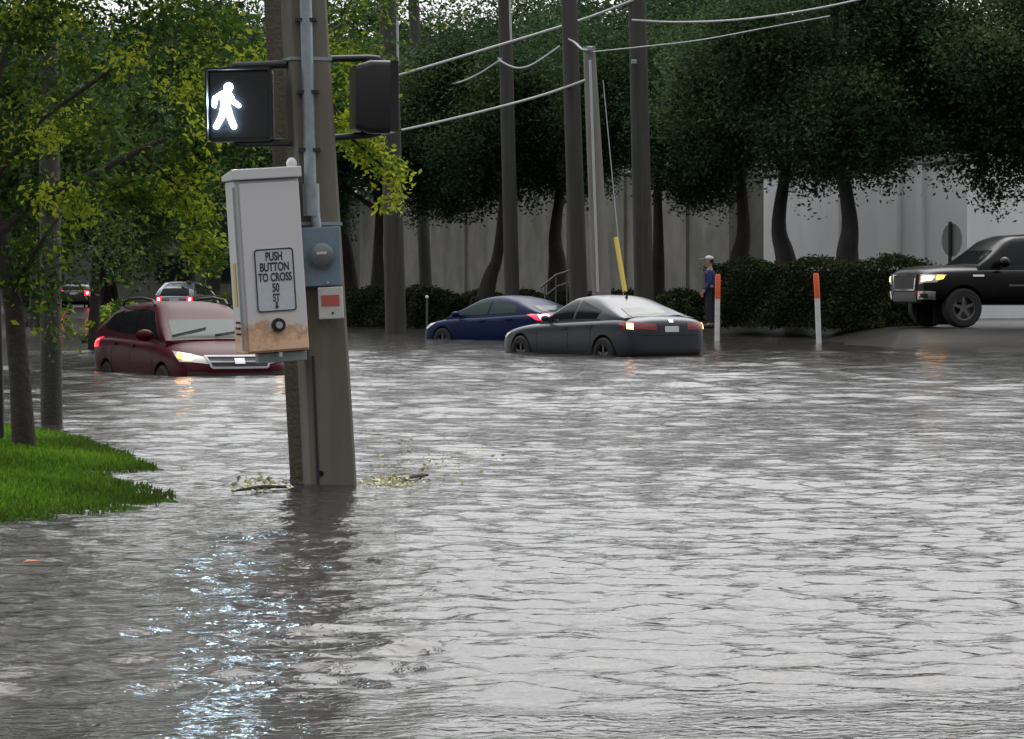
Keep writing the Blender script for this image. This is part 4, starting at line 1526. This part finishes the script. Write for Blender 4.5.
tree_at(0, 797, 85, 'dark oak before the white wall, the left of its two trunks, leaning left')
tree_at(1, 845, 81, 'dark oak with a thick upright trunk before the middle of the white wall')
tree_at(3, 1052, 80, 'dark oak overhanging the black pickup truck at the right edge', 70, 1.05)
tree_at(2, 478, 99, 'oak with a leaning trunk rising between the blue sedan and the grey wall', -20)
tree_at(3, 378, 104, 'dark oak just right of the leaning concrete pole, low crown', 130)
tree_at(1, 560, 101, 'oak behind the tall utility poles over the blue sedan', 200, .98)
tree_at(2, 655, 96, 'oak behind the rightmost tall utility pole', 250, 1.0)
tree_at(0, 730, 93, 'oak hanging over the dark end of the grey building', 160, 1.0)
tree_at(0, 1165, 77, 'oak crown entering at the upper right corner', 300, 1.1)
tree_at(4, 960, 118, 'tall tree behind the right end of the white building', 20, 1.35, 'leaf_far', None)
tree_at(2, 300, 118, 'oak far behind the pale cabinet', 90, 1.2, 'leaf_far')
GB = 'tall trees behind the grey building'
for px, d, k, sc, lab in ((350, 150, 0, 1.55, 'tall tree behind the grey building, leftmost one, behind the leaning pole'), (425, 142, 3, 1.5, 'tall tree behind the grey building, in line with the dark pedestrian signal'),
                          (500, 146, 1, 1.5, 'tall tree behind the grey building, above the blue sedan'), (575, 138, 0, 1.45, 'tall tree behind the grey building, above the pale concrete pole'),
                          (655, 132, 3, 1.5, 'tall tree behind the grey building, right of the tall poles'), (740, 126, 1, 1.45, 'tall tree behind the corner of the white building'),
                          (850, 122, 2, 1.4, 'tall tree behind the middle of the white building')):
    tree_at(k, px, d, lab, px * 2.3, sc, 'leaf_far', GB)
GF = 'far trees closing the street'
for px, d, k, sc, lab in ((265, 150, 4, 1.75, 'far tree closing the street behind the pale cabinet'), (185, 165, 4, 2.0, 'far tree above the silver hatchback'),
                          (110, 168, 4, 1.9, 'far tree behind the dark car with red lights'), (20, 160, 4, 1.8, 'far tree behind the grey timber pole at the left'),
                          (-60, 150, 4, 1.5, 'far tree at the very left edge')):
    tree_at(k, px, d, lab, px * 1.7, sc, 'leaf_far', GF)

GL = 'unseen verge trees added for dark reflections'  # out-of-view trees added so cars and water reflect something dark
for k_, (x_, y_) in enumerate(((-13.5, 43), (-15.5, 52), (-18.5, 60), (-23, 71), (-28, 84), (-33, 98))):
    plant_tree(V[4], (x_, y_, -.1), 'unseen verge tree with low dark crown, added for dark reflections beyond the left edge', M['bark'], M['leaf_oak'], R(70 * k_), .95, GL)
tree_at(3, 40, 100, 'tall dark tree on the left verge behind the grey timber pole', 30, 1.15, 'leaf_far', None)
tree_at(0, 205, 128, 'tall dark tree over the silver hatchback', 210, 1.35, 'leaf_far', None)

# left verge tree, mid distance, with low mid green foliage
MV = tree_meshes(31, height=6.6, crown_lo=1.5, rx=2.3, trunk_r=.14, n_cl=150, per=80, leaf=.12, spread=.30, droop=.8)
x, d = (95 - CX) / FPX * 62, 62
t = plant_tree(MV, (x, d, -.3), 'mid green tree with low foliage above the back of the red crossover', M['bark'], M['leaf_mid'], 0, 1.0, name='verge_tree')
x, d = (-10 - CX) / FPX * 48, 48
t = plant_tree(MV, (x, d, -.2), 'mid green tree behind the grey timber pole at the left edge', M['bark'], M['leaf_mid'], R(100), .95, name='verge_tree')

# ---- near tree on the verge: drawn branch by branch
rt = np.random.default_rng(77)
tb = W(22, 456)
nt_ = thing('verge_tree', 'near young tree with dark trunk and yellow green leaves on the grass at the left', 'tree', (tb.x, tb.y, .05))
D0 = tb.y
mb = MB()
L_ = lambda px, py, dd=0: P(px, py, D0 + dd) - Vector((tb.x, tb.y, .05))
trunk = [Vector((0.02, 0, -.2)), L_(24, 445), L_(20, 380), L_(14, 310), L_(2, 250), L_(-14, 190, .2), L_(-20, 120, .3)]
mb.tube(trunk, [.105, .09, .078, .072, .064, .058, .05], 12)
limbs = []
for (pts, r0) in (([(-4, 235, .0), (40, 200, .3), (85, 178, .5), (140, 150, .8), (205, 120, 1.3), (270, 100, 2.2)], .045),
                  ([(10, 290, 0), (28, 262, -.2), (46, 235, -.3), (60, 215, -.2)], .03),
                  ([(-14, 190, .2), (40, 120, 0), (110, 70, .3), (180, 30, .5), (250, -20, .6)], .026),
                  ([(-20, 120, .3), (10, 40, .8), (60, -30, 1.2), (110, -110, 1.4)], .045),
                  ([(-20, 120, .3), (-70, 30, -.8), (-120, -60, -1.4)], .04),
                  ([(-14, 190, .2), (-80, 150, 1), (-150, 110, 1.6)], .035),
                  ([(205, 120, 1.3), (280, 60, 2.6), (350, 20, 3.4), (400, 5, 3.8)], .028),
                  ([(280, 60, 2.6), (330, 120, 3.2), (365, 150, 3.4), (392, 175, 3.5), (398, 200, 3.5)], .022),
                  ([(140, 150, .8), (180, 190, .9), (202, 235, 1.0), (208, 280, 1.0)], .016),
                  ([(85, 178, .5), (120, 200, .2), (150, 205, .1)], .016)):
    pp = [L_(*q) for q in pts]
    limbs.append(pp)
    mb.tube(pp, [r0 * (1 - .75 * i / (len(pp) - 1)) for i in range(len(pp))], 7)
mb.build('trunk', M['bark'], nt_, smooth=True)
cl, tn = [], []


def cluster_zone(x0, x1, y0, y1, d0, d1, n, tone, sharp=.34):
    for _ in range(n):
        cl.append(L_(rt.uniform(x0, x1), rt.uniform(y0, y1), rt.uniform(d0, d1)))
        tn.append(np.clip(rt.normal(tone, sharp), 0, 1))


cluster_zone(-180, 250, -160, 40, -1.5, 2, 90, .44)
cluster_zone(-260, 250, -620, -160, -1.8, 2.2, 150, .35)
cluster_zone(-640, 160, -980, -160, -3.2, 2.6, 620, .3)
cluster_zone(-300, 260, -420, -10, -2.4, 2.4, 300, .35)
cluster_zone(0, 235, 0, 150, -1.2, 1.6, 50, .42)
cluster_zone(-140, 130, 110, 215, -.9, 1.0, 34, .40)
cluster_zone(20, 70, 225, 330, -.3, .3, 7, .55)
cluster_zone(150, 262, 20, 100, -.2, 1.5, 12, .72)
cluster_zone(150, 240, 130, 190, .4, 1.2, 12, .4)
cluster_zone(325, 385, -40, 140, 3.0, 3.8, 22, .58)
cluster_zone(262, 400, -90, 10, 2.4, 3.8, 16, .5)
for pp, n_, tone_ in ((limbs[7], 12, .85), (limbs[8], 12, .7), (limbs[9], 6, .5)):
    for _ in range(n_):
        f = rt.uniform(.25, 1) * (len(pp) - 1)
        i = min(int(f), len(pp) - 2)
        cl.append(pp[i].lerp(pp[i + 1], f - i) + Vector(rt.normal(size=3) * (.05, .08, .06)))
        tn.append(np.clip(rt.normal(tone_, .12), 0, 1))
cl = np.array([tuple(c) for c in cl])
tn = np.array(tn)
per = 95
spread = rt.uniform(.07, .15, len(cl))
spread[:0] = 0
big = cl[:, 2] > 3.25
spread[big] = .26
tn[big] *= .55
spread[-30:] = .07
pts = np.repeat(cl, per, 0) + rt.normal(size=(len(cl) * per, 3)) * np.repeat(spread, per)[:, None] * np.array([1, 1, .8])
tone = np.repeat(tn, per) + rt.normal(0, .14, len(pts))
link('crown', leaf_mesh('crown', pts, .058, rt, tone, .5, .35), M['leaf_near'], nt_)


# shrubs and hedges -----------------------------------------------------------
def hedge(name, label, p0, p1, z0, z1, th, n, seed, leaf=.09, m='leaf_hedge', cat='hedge', wav=.09):
    rng = np.random.default_rng(seed)
    p0, p1 = np.array(p0, float), np.array(p1, float)
    dv = p1 - p0
    L = np.linalg.norm(dv)
    dv /= L
    nv = np.array([-dv[1], dv[0]])
    t = thing(name, label, cat, (p0[0], p0[1], 0))
    rot = Matrix.Rotation(math.atan2(dv[1], dv[0]), 3, 'Z')
    c_ = dv * L / 2
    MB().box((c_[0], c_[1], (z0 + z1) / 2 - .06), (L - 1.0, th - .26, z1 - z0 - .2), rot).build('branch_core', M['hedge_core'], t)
    u = rng.uniform(0, L, n)
    ends = rng.uniform(0, 1, n) < .12
    u = np.where(ends, rng.choice([0, 1], n) * L + rng.normal(0, .16, n), u)
    face = rng.uniform(0, 1, n)
    a = rng.uniform(-th / 2, th / 2, n)
    z = rng.uniform(z0, z1, n)
    side = np.sign(rng.uniform(-1, 1, n)) * th / 2
    topm = face < .35
    off = np.where(topm | ends, a, side) + rng.normal(0, .05, n)
    z = np.where(topm, z1, z) + rng.normal(0, .05, n) * topm
    off += wav * np.sin(u * 2.1 + z * 3) * ~topm
    z += wav * (np.sin(u * 1.7 + a * 3) + .6 * np.sin(u * 4.3)) * topm
    pts = np.stack([dv[0] * u + nv[0] * off, dv[1] * u + nv[1] * off, np.maximum(z, z0)], -1)
    tone = .45 + .3 * np.sin(u * 3 + z * 4) * np.sin(u * 1.3) + rng.normal(0, .2, n)
    link('foliage', leaf_mesh('foliage', pts, leaf, rng, tone, .55), M[m], t)
    return t


h0 = np.array([P(912, 300, 72).x, 72.0])
h1 = h0 + np.array(U[:2]) * 9.3
hedge('clipped_hedge', 'tall clipped dark hedge between the marker posts and the black pickup', h0, h1, .25, 1.86, 1.2, 26000, 41)
# low hedges along the foot of the grey building
a0 = np.array([P(694, 300, 88).x, 88.0])
hedge('low_hedge', 'low dark hedge at the foot of the grey building behind the sedans', a0, a0 + np.array(U[:2]) * 26, .2, 1.05, 1.0, 30000, 42, .10)
a0 = np.array([P(432, 300, 96).x, 96.0])
hedge('low_hedge', 'dark hedge just right of the leaning concrete pole', a0, a0 + np.array(U[:2]) * 10, 0, 1.2, 1.0, 16000, 43, .10)


def bush(name, label, loc, r, n, seed, m='leaf_hedge', leaf=.09, cat='shrub'):
    rng = np.random.default_rng(seed)
    t = thing(name, label, cat, loc)
    v_ = rng.normal(size=(n, 3))
    v_ /= np.linalg.norm(v_, axis=1)[:, None]
    lump = 1 + .16 * np.sin(v_[:, 0] * 5 + seed) * np.sin(v_[:, 1] * 4) + .12 * np.sin(v_[:, 2] * 7 + v_[:, 0] * 3)
    rr = rng.uniform(.35, 1, n) ** .4 * lump
    pts = v_ * rr[:, None] * np.array(r)
    pts[:, 2] = np.abs(pts[:, 2] + r[2] * .3)
    tone = .45 + .35 * np.sin(v_[:, 0] * 6 + 1) * np.sin(v_[:, 2] * 5) + rng.normal(0, .2, n)
    link('foliage', leaf_mesh('foliage', pts, leaf, rng, tone, .5), M[m], t)
    mb = MB()
    for k in range(5):
        a = 2 * math.pi * k / 5
        mb.tube([(0, 0, -.2), (r[0] * .4 * math.cos(a), r[1] * .4 * math.sin(a), r[2] * .8)], .02, 5)
    mb.build('stems', M['bark'], t)
    return t


def bush_at(px, d, *args, **kw):
    x = (px - CX) / FPX * d
    name, label, r, n, seed = args
    return bush(name, label, (x, d, max(gz(x, d), -.05)), r, n, seed, **kw)


bush_at(678, 84, 'round_bush', 'round dark bush behind the roof of the grey sedan', (.62, .6, .62), 3500, 51)
bush_at(150, 90, 'roadside_bush', 'dark bush left of the silver hatchback', (1.3, 1.0, .6), 5000, 53, m='leaf_mid')
bush_at(118, 70, 'yellow_bush', 'yellow green bush behind the rear of the red crossover', (.75, .7, .75), 4200, 54, m='leaf_near')
bush_at(240, 118, 'roadside_bush', 'dark bush right of the silver hatchback, behind the cabinet', (1.8, 1.2, 1.0), 5000, 55, m='leaf_mid')
bush_at(868, 82, 'flowering_shrub', 'small yellow flowering shrub behind the hedge by the thick upright trunk', (.75, .5, .85), 1700, 56, m='leaf_yellow', leaf=.13)

# ------------------------------------------------------------------ street furniture
def round_pole(name, label, cat, base, top, r0, r1, m, group=None, extra=None):
    t = thing(name, label, cat, base, group=group)
    tp = Vector(top) - Vector(base)
    mb = MB()
    n = 8
    mb.tube([Vector((0, 0, -.4))] + [tp * (i / n) for i in range(1, n + 1)], [r0 + (r1 - r0) * i / n for i in range(n + 1)], 14)
    mb.build('shaft', m, t, smooth=True)
    return t


GP = 'utility poles along the far side'


def ground_at(px, d, py=None):
    x = (px - CX) / FPX * d
    return Vector((x, d, max(gz(x, d), -.4)))


def upole(px0, d, px1, py1, r0, r1, m, label, name='utility_pole', arm_=False):
    b_ = ground_at(px0, d)
    t = round_pole(name, label, 'utility pole', b_, P(px1, py1, d), r0, r1, m, GP)
    return t


ga = upole(580, 76, 566, -90, .24, .20, M['timber_grey'], 'tall dark timber pole just left of the pale concrete pole')
gb = upole(604, 75, 589, 46, .26, .155, M['pale_concrete'], 'shorter pale concrete pole leaning left, with its top in view')
gc = upole(645, 77, 635, -90, .26, .22, M['timber_grey'], 'rightmost tall dark timber pole above the grey sedan')
gd = upole(513, 92, 502, -100, .24, .20, M['timber_grey'], 'dim tall timber pole over the blue sedan')
ge = upole(427, 110, 411, -60, .24, .20, M['timber_grey'], 'dim tall pole right of the leaning concrete pole, farther one')
gf = upole(396, 84, 386, -80, .30, .25, M['timber_grey'], 'thick dim timber pole just right of the dark pedestrian signal')
for t, yy_ in ((gd, 30), (gc, 62), (ga, 45)):
    pass
# pale conduits on the poles
for t, (xa, ya), (xb, yb), dd in ((gd, (511, 40), (507, -100), 91.5), (gf, (398, 66), (396, -80), 83.6), (gb, (598, 292), (590, 60), 74.6)):
    pa_, pb_ = P(xa, ya, dd) - t.location, P(xb, yb, dd) - t.location
    MB().tube([pa_, pb_], .032, 8).build('conduit', M['wire'], t, smooth=True)
for t, pxy, dd in ((gc, (634, 62), 76.6), (gb, (590, 49), 74.7), (gd, (500, 60), 91.6)):
    p_ = P(*pxy, dd) - t.location
    MB().box(p_, (.14, .14, .12)).build('cable_bracket', M['galv'], t, bevel=.02)
gg = thing('timber_pole', 'grey timber pole standing in the water behind the near tree at the left', 'utility pole', W(52, 425))
mb = MB()
tp = P(47, -100, W(52, 425).y) - W(52, 425)
mb.tube([Vector((0, 0, -.4)), tp * .3, tp * .65, tp], [.10, .095, .085, .075], 14)
mb.build('shaft', M['timber_grey'], gg, smooth=True)
b_ = W(2, 452)
th_ = thing('thin_post', 'thin dark post left of the near tree at the edge of view', 'post', (b_.x, b_.y, .03))
mb = MB()
mb.tube([(0, 0, -.2), P(-1, 340, b_.y) - b_, P(-4, 235, b_.y) - b_], .026, 10)
mb.build('shaft', M['black_metal'], th_, smooth=True)
MB().sphere(P(-4, 235, b_.y) - b_, .032).build('cap', M['black_metal'], th_, smooth=True)


def wire(label, pts, r=.028, name='overhead_cable'):
    P3 = [P(*q) for q in pts]
    # smooth curve through the points
    out = []
    for i in range(len(P3) - 1):
        p0, p1, p2, p3 = P3[max(i - 1, 0)], P3[i], P3[i + 1], P3[min(i + 2, len(P3) - 1)]
        for k in range(8):
            s_ = k / 8
            out.append(.5 * ((2 * p1) + (p2 - p0) * s_ + (2 * p0 - 5 * p1 + 4 * p2 - p3) * s_ ** 2 + (3 * p1 - p0 - 3 * p2 + p3) * s_ ** 3))
    out.append(P3[-1])
    o = MB().tube(out, r, 7).build(name, M['wire'], None, smooth=True)
    finish(o, label, 'cable', 'overhead cables')


wire('upper pale cable rising from the dark signal to the rightmost tall pole', [(386, 79, 84), (430, 66, 82), (480, 51, 80), (540, 33, 78), (590, 17, 77.5), (634, 0, 76.8)], .036)
wire('lower pale cable rising to the top of the pale concrete pole', [(384, 134, 83.5), (430, 124, 81), (480, 112, 79), (540, 96, 77), (586, 80, 74.9)], .034)
wire('pale cable running right from the rightmost tall pole into the trees', [(632, 20, 76.6), (670, 22, 76), (720, 21, 75), (770, 16, 74), (830, 6, 73), (900, -10, 72)], .026)
wire('faint lower cable from the pale concrete pole to the right', [(590, 52, 74.8), (640, 47, 75), (700, 40, 75.5), (760, 29, 76), (830, 16, 76)], .016)
wire('short slack cable on the dim tall pole', [(499, 60, 91.5), (510, 66, 91.2), (521, 68, 91), (535, 63, 91), (560, 46, 91)], .030)
wire('faint slack cable left of the dim tall pole', [(412, 74, 109.5), (432, 82, 104), (452, 84, 98), (475, 76, 94), (499, 61, 91.4)], .030)
wire('short cable joining the tall dark pole to the pale concrete pole', [(566, 38, 75.9), (574, 42, 75.6), (582, 49, 75), (590, 50, 74.7)], .026)

# yellow guy guard on its stay
gy_ = thing('guy_wire', 'stay wire with a yellow plastic guard between the pale and rightmost poles', 'guy wire', ground_at(628, 73))
p_lo, p_hi = Vector((0, 0, 0)), P(603, 80, 75) - gy_.location
MB().tube([p_lo, p_hi], .012, 6).build('cable', M['galv'], gy_)
a_, c_ = P(625, 292, 73) - gy_.location, P(616, 238, 73.6) - gy_.location
MB().tube([a_ + Vector((0, -.03, 0)), c_ + Vector((0, -.03, 0))], .06, 8).build('guard', M['yellow'], gy_, smooth=True)

# handrail beside the blue sedan
hr = thing('handrail', 'dark metal handrail against the grey wall above the blue sedan', 'handrail', ground_at(560, 86))
o_ = hr.location
mb = MB()
mb.tube([P(540, 288, 86) - o_, P(556, 275, 86) - o_, P(578, 268, 86) - o_], .03, 8)
mb.build('top_rail', M['rust_steel'], hr, smooth=True)
MB().tube([P(545, 296, 86) - o_, P(558, 286, 86) - o_, P(578, 280, 86) - o_], .022, 8).build('mid_rail', M['rust_steel'], hr, smooth=True)
for px, py in ((545, 284), (556, 275), (567, 271), (577, 268)):
    q = P(px, py, 86) - o_
    MB().tube([q, Vector((q.x, q.y, 0))], .022, 8).build('post', M['rust_steel'], hr, smooth=True)


# marker posts
def marker(px, d, px_top, py_top, label):
    b_ = ground_at(px, d)
    b_.z = HCAM + (HY - 333) / FPX * d
    t = thing('marker_post', label, 'marker post', b_, group='marker posts in front of the hedge')
    tp = P(px_top, py_top, d) - b_
    mb = MB()
    mb.tube([Vector((0, 0, -.3)), tp * .58], .062, 14)
    mb.build('tube', M['post_white'], t, smooth=True)
    mb = MB()
    mb.tube([tp * .58, tp * .97, tp], [.066, .066, .045], 14)
    mb.build('sleeve', M['orange'], t, smooth=True)
    return t


marker(717, 72, 718, 274, 'left of the two orange and white marker posts, beside the person in blue')
marker(819, 69, 816, 273, 'right of the two orange and white marker posts, before the middle of the hedge')

# small reflector stakes by the hedge
for px, py, d, lab in ((403, 298, 86, 'left of two small stakes with white reflectors in front of the dark hedge'), (427, 297, 85, 'right of two small stakes with white reflectors, nearer the blue sedan nose')):
    b_ = ground_at(px, d)
    t = thing('reflector_stake', lab, 'stake', b_, group='reflector stakes')
    tp = P(px, py, d) - b_
    MB().tube([Vector((0, 0, -.3)), tp], .03, 8).build('stake', M['rust_steel'], t)
    MB().sphere(tp + Vector((0, -.03, 0)), (.05, .025, .045)).build('reflector', M['reflector'], t, smooth=True)

# round sign seen from behind
sb = ground_at(950, 79)
rs = thing('road_sign', 'round grey back of a road sign beside the pickup windshield', 'sign', sb)
zc = P(950, 240, 79).z - sb.z
MB().tube([(0, 0, -.3), (0, 0, zc + .48)], .05, 10).build('post', M['black_metal'], rs, smooth=True)
a_ = R(62)
nn = Vector((math.sin(a_), math.cos(a_), 0))
MB().tube([Vector((0, 0, zc)) + nn * .055, Vector((0, 0, zc)) + nn * .065], .44, 28).build('plate', M['sign_back'], rs, smooth=True)

# ------------------------------------------------------------------ person in blue by the left marker post
def person():
    b_ = ground_at(710, 74)
    b_.z = HCAM + (HY - 328) / FPX * 74
    t = thing('person', 'person in a dark blue jacket and pale cap standing beside the left marker post', 'person', b_, (0, 0, R(168)))
    # side on, facing left (local +x is forward)
    J = [((0, 0, .92), .13), ((0.01, 0, 1.10), .125), ((.0, 0, 1.30), .135), ((.0, 0, 1.42), .10), ((.01, 0, 1.50), .058), ((.03, 0, 1.58), .085), ((.035, 0, 1.66), .098), ((.025, 0, 1.73), .075),
         ((0, .10, .88), .095), ((.03, .11, .50), .065), ((-.01, .11, .10), .045), ((.10, .12, .04), .04),
         ((0, -.10, .88), .095), ((.0, -.11, .50), .065), ((-.05, -.11, .10), .045), ((.06, -.12, .04), .04),
         ((0, .19, 1.38), .062), ((-.03, .22, 1.12), .05), ((.10, .20, .92), .038), ((.15, .19, .87), .04),
         ((0, -.19, 1.38), .062), ((-.03, -.22, 1.12), .05), ((.10, -.20, .92), .038), ((.15, -.19, .87), .04)]
    E = [(0, 1), (1, 2), (2, 3), (3, 4), (4, 5), (5, 6), (6, 7), (0, 8), (8, 9), (9, 10), (10, 11), (0, 12), (12, 13), (13, 14), (14, 15),
         (2, 16), (16, 17), (17, 18), (18, 19), (2, 20), (20, 21), (21, 22), (22, 23)]

    def skin(name, idx, m, grow=0.0, root=0):
        mp_ = {k: i for i, k in enumerate(idx)}
        me = bpy.data.meshes.new(name)
        me.from_pydata([J[k][0] for k in idx], [(mp_[a], mp_[b]) for a, b in E if a in mp_ and b in mp_], [])
        o = link(name, me, m, t)
        sk = o.modifiers.new('skin', 'SKIN')
        if not me.skin_vertices:
            pass
        lay = me.skin_vertices[0].data if me.skin_vertices else None
        if lay is None:
            bm = bmesh.new()
            bm.from_mesh(me)
            bm.verts.layers.skin.verify()
            bm.to_mesh(me)
            bm.free()
            lay = me.skin_vertices[0].data
        for i, k in enumerate(idx):
            lay[i].radius = (J[k][1] + grow, J[k][1] + grow)
            lay[i].use_root = (i == root)
        ss = o.modifiers.new('s', 'SUBSURF')
        ss.levels = ss.render_levels = 2
        apply_mods(o)
        o.data.materials.clear()
        o.data.materials.append(m)
        o.data.polygons.foreach_set('use_smooth', [True] * len(o.data.polygons))
        return o
    skin('body', list(range(24)), M['skin'])
    skin('jacket', [0, 1, 2, 3, 16, 17, 18, 20, 21, 22], M['blue_cloth'], .016)
    skin('trousers', [0, 8, 9, 10, 12, 13, 14], M['dark_cloth'], .014)
    for s_ in (1, -1):
        MB().sphere((.05 if s_ > 0 else .01, .115 * s_, .045), (.14, .055, .05)).build('shoe', M['tyre'], t, smooth=True)
        # hand with fingers
        hb = MB()
        hb.sphere((.165, .19 * s_, .84), (.035, .022, .05))
        for k in range(4):
            hb.tube([(.15 + k * .014, .19 * s_, .81), (.158 + k * .014, .188 * s_, .775), (.156 + k * .013, .182 * s_, .75 + .006 * abs(k - 1))], [.009, .008, .007], 6)
        hb.tube([(.195, .185 * s_, .855), (.215, .178 * s_, .825), (.213, .174 * s_, .80)], [.010, .009, .008], 6)
        hb.build('hand', M['skin'], t, smooth=True)
    hd = MB()
    hd.sphere((.005, 0, 1.675), (.105, .092, .10))
    hd.build('hair', M['hair'], t, smooth=True)
    fc = MB()
    fc.prism([(.115, 1.655), (.150, 1.622), (.115, 1.612)], .03, Matrix.Translation((0, -.015, 0)))
    fc.build('nose', M['skin'], t)
    for s_ in (1, -1):
        MB().sphere((.112, .036 * s_, 1.668), (.012, .014, .010)).build('eye', M['hair'], t)
        MB().sphere((.01, .098 * s_, 1.64), (.02, .012, .032)).build('ear', M['skin'], t)
    MB().sphere((.118, 0, 1.585), (.010, .026, .008)).build('mouth', M['red_label'], t)
    cp = MB()
    cp.sphere((.02, 0, 1.715), (.115, .102, .075))
    cp.prism([(.10, 1.715), (.27, 1.695), (.27, 1.705), (.10, 1.735)], .16, Matrix.Translation((0, -.08, 0)))
    cp.build('cap', M['cap_cloth'], t, smooth=True)
    return t


person()

q = W(30, 567)
fl = MB()
fl.add([q + Vector(v) for v in ((-.035, 0, .02), (-.012, .018, .032), (.02, .014, .034), (.048, .004, .026), (.018, -.018, .028), (-.014, -.016, .026))], [(0, 1, 2, 3, 4, 5)])
o = fl.build('floating_leaf', mat('wet orange leaf', (.50, .20, .07), .4, noise=((.35, .12, .04), 30, .2)))
sm = o.modifiers.new('thickness', 'SOLIDIFY')
sm.thickness = .003
finish(o, 'small orange leaf floating below the grass bank', 'leaf')

# ------------------------------------------------------------------ leaf-shaped flecks standing in for water glints, and floating twigs, round the pole
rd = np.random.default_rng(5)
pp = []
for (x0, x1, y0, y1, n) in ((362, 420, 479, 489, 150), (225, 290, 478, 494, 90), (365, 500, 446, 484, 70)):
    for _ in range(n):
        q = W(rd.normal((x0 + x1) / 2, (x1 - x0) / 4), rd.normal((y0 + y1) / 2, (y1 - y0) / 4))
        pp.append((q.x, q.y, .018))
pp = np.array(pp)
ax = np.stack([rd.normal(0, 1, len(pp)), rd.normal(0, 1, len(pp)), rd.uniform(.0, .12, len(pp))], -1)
o = link('glint_flecks', leaf_mesh('glint_flecks', pp, .035, rd, None, .6, axis=ax), M['glint_pale'])
finish(o, 'pale yellow flecks standing in for glints on the water round the foot of the leaning pole', kind='stuff')
for (xa, ya, xb, yb, lab) in ((232, 493, 290, 489, 'thin dark twig floating left of the leaning pole'), (398, 483, 428, 477, 'short dark twig floating among pale flecks right of the leaning pole')):
    a_, c_ = W(xa, ya), W(xb, yb)
    mid = a_.lerp(c_, .5) + Vector((0, .05, .02))
    t = MB().tube([a_ + Vector((0, 0, .012)), mid, c_ + Vector((0, 0, .014))], [.006, .013, .008], 7).build('floating_twig', M['bark'], None, smooth=True)
    finish(t, lab, 'twig', 'twigs on the water')
